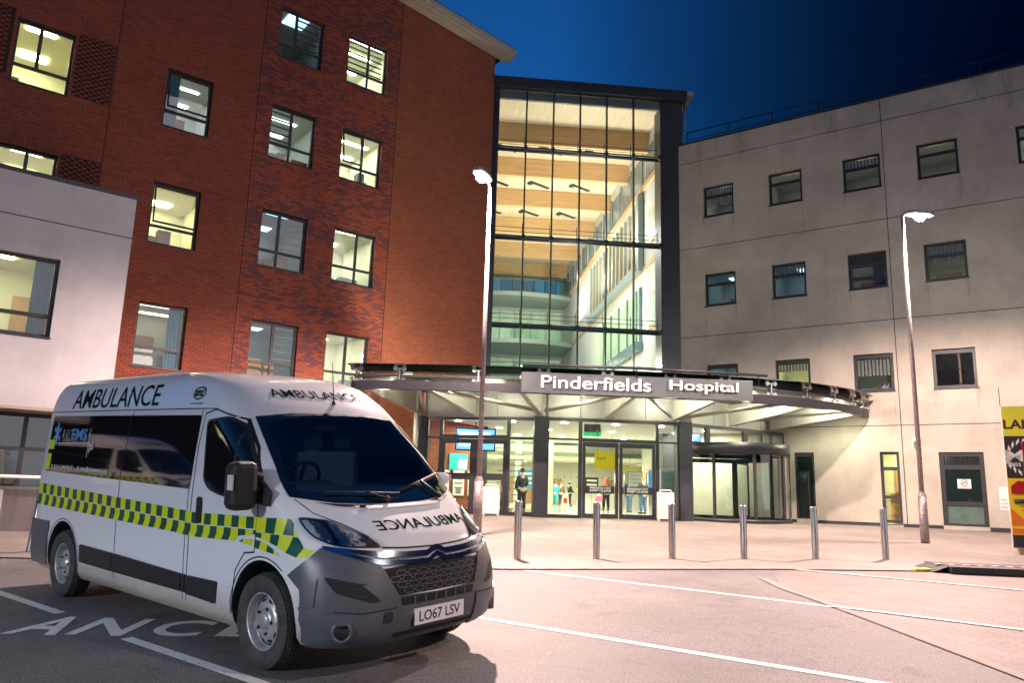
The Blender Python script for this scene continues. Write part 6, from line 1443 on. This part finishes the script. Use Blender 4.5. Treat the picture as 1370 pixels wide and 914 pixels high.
# reception counter, kiosk, stands
rc = thing('reception_desk', 'mustard and white reception counter behind the right emergency door', 'counter', T(6.2, 45.5, ZF)); b = MB(); b.box(-2.1, 1.6, 0, .7, 0, .95); b.build('front', M_['white'], rc); b = MB(); b.box(-2.15, 1.65, -.08, .75, .952, 1.16); b.build('top', mat('mustard_counter', (.55, .36, .05), .5), rc)
ks = thing('check_in_kiosk', 'white and blue check-in kiosk behind the right side light', 'kiosk', T(5.35, 28.3, ZF, R(-10))); b = MB(); b.box(-.28, .12, 0, .4, 0, 1.75); b.build('cabinet', M_['white'], ks, bevel=.02); b = MB(); b.box(-.24, -.02, -.012, 0, .85, 1.6); b.build('screen', emis('lit_kiosk_blue', (.05, .25, .7), .8), ks); b = MB(); b.box(.0, .09, -.012, 0, 1.2, 1.35); b.box(.0, .09, -.012, 0, .9, 1.1); b.build('card_slot', M_['black'], ks)
kb = thing('vending_machine', 'grey drinks machine beside the check-in kiosk', 'machine', T(6.1, 29.2, ZF, R(-10))); b = MB(); b.box(-.42, .42, 0, .7, 0, 1.82); b.build('cabinet', M_['galv'], kb, bevel=.02); b = MB(); b.box(-.36, .2, -.012, 0, .5, 1.7); b.build('front_glass', M_['greywin'], kb)
for k, (x, y, z, w_, h_, m, l) in enumerate(((4.75, 44.4, 2.0, .75, .9, M_['signblack'], 'black and white information panel behind the person in orange'), (7.2, 46.4, 3.0, 1.7, .42, M_['lime'], 'lime green hanging sign above the reception counter'), (.9, 39.3, 2.15, .8, .9, M_['blued'], 'blue picture panel at the foot of the staircase'))):
    t = board(l, x, y, z, w_, h_, m, 0, 'information_stand', 'stand'); b = MB()
    for r_ in range(3): b.box(-w_ * .38, w_ * .38, -.008, 0, h_ * (.24 - .26 * r_), h_ * (.36 - .26 * r_))
    b.build('print', M_['signwhite'], t); b = MB(); b.tube([(0, .015, -h_ / 2 if k != 1 else h_ / 2), (0, .015, ZF - z if k != 1 else 1.0)], .02, 6); b.build('post', M_['steel'], t)
wf = thing('floor_sign', 'small white wet floor sign with a red panel beside the person in green scrubs', 'floor sign', T(4.05, 55, ZF)); b = MB(); b.prism([(-.3, -.15, 0), (.3, -.15, 0), (.2, 0, .85), (-.2, 0, .85)], (0, .02, 0)); b.build('panel', M_['signwhite'], wf); b = MB(); b.box(-.12, .12, -.12, -.10, .2, .55); b.build('symbol', M_['signred'], wf)
# structure of the far lobby: doors, columns, rails
b = MB()
for x, y in ((2.6, 48), (5.0, 52.5), (.6, 46)): b.tube([(x, y, ZF), (x, y, 9)], .18, 16)
b.build('interior_column', M_['plaster'], lob, IL)
b = MB()
for x in (-2.8, -.6, 1.6, 3.4, 6.4, 8.2): b.box(x, x + 1.1, 65.9, 65.98, ZF, ZF + 2.1)
b.build('interior_door', M_['door_wood'], lob, IL)
b = MB(); b.box(-4.5, 9.8, 51.9, 51.95, 4.7, 5.7); b.build('gallery_glass', M_['gglass'], lob, IL); b = MB(); b.box(-4.5, 9.8, 51.88, 51.94, 3.95, 4.2); b.build('gallery_edge', mat('sage_green_edge', (.22, .27, .18), .5), lob, IL)
b = MB()
for k in range(24): b.box(-2.6 + k * .42, -2.52 + k * .42, 51.85, 51.87, 2.55, 2.65)
b.build('glass_marker', M_['grey'], lob, IL)
# wheelchair by the left doors
wc = thing('wheelchair', 'folded silver wheelchair parked inside the left doors by the white board', 'wheelchair', T(-.85, 29.3, ZF, R(20)))
for s_ in (-1, 1):
    b = MB(); pts = [(s_ * .28, .3 * math.cos(a), .3 + .3 * math.sin(a)) for a in [2 * PI * k / 24 for k in range(25)]]; b.tube(pts, .02, 6); [b.tube([(s_ * .28, 0, .3), pts[k]], .004, 4) for k in range(0, 24, 3)]; b.build('wheel', M_['steel'], wc)
b = MB()
for s_ in (-.24, .24): b.tube([(s_, .22, .05), (s_, .22, .95), (s_, .36, 1.0)], .016, 6); b.tube([(s_, .22, .5), (s_, -.28, .5), (s_, -.42, .1)], .016, 6); b.tube([(s_, .2, .72), (s_, -.2, .72)], .02, 6)
b.build('frame', M_['steel'], wc); b = MB(); b.box(-.24, .24, -.25, .2, .48, .52); b.box(-.24, .24, .2, .23, .52, .92); b.build('seat', M_['black'], wc)
# ---------------------------------------------------------------- render settings
SC.view_settings.view_transform = 'Standard'; SC.view_settings.look = 'None'; SC.view_settings.gamma = 1
SC.view_settings.exposure = .3
SC.render.engine = 'CYCLES'; cy = SC.cycles
cy.use_denoising = True; cy.max_bounces = 8; cy.diffuse_bounces = 3; cy.glossy_bounces = 4; cy.transparent_max_bounces = 12; cy.sample_clamp_indirect = 6; cy.sample_clamp_direct = 0
cy.caustics_reflective = False; cy.caustics_refractive = False; cy.use_light_tree = True
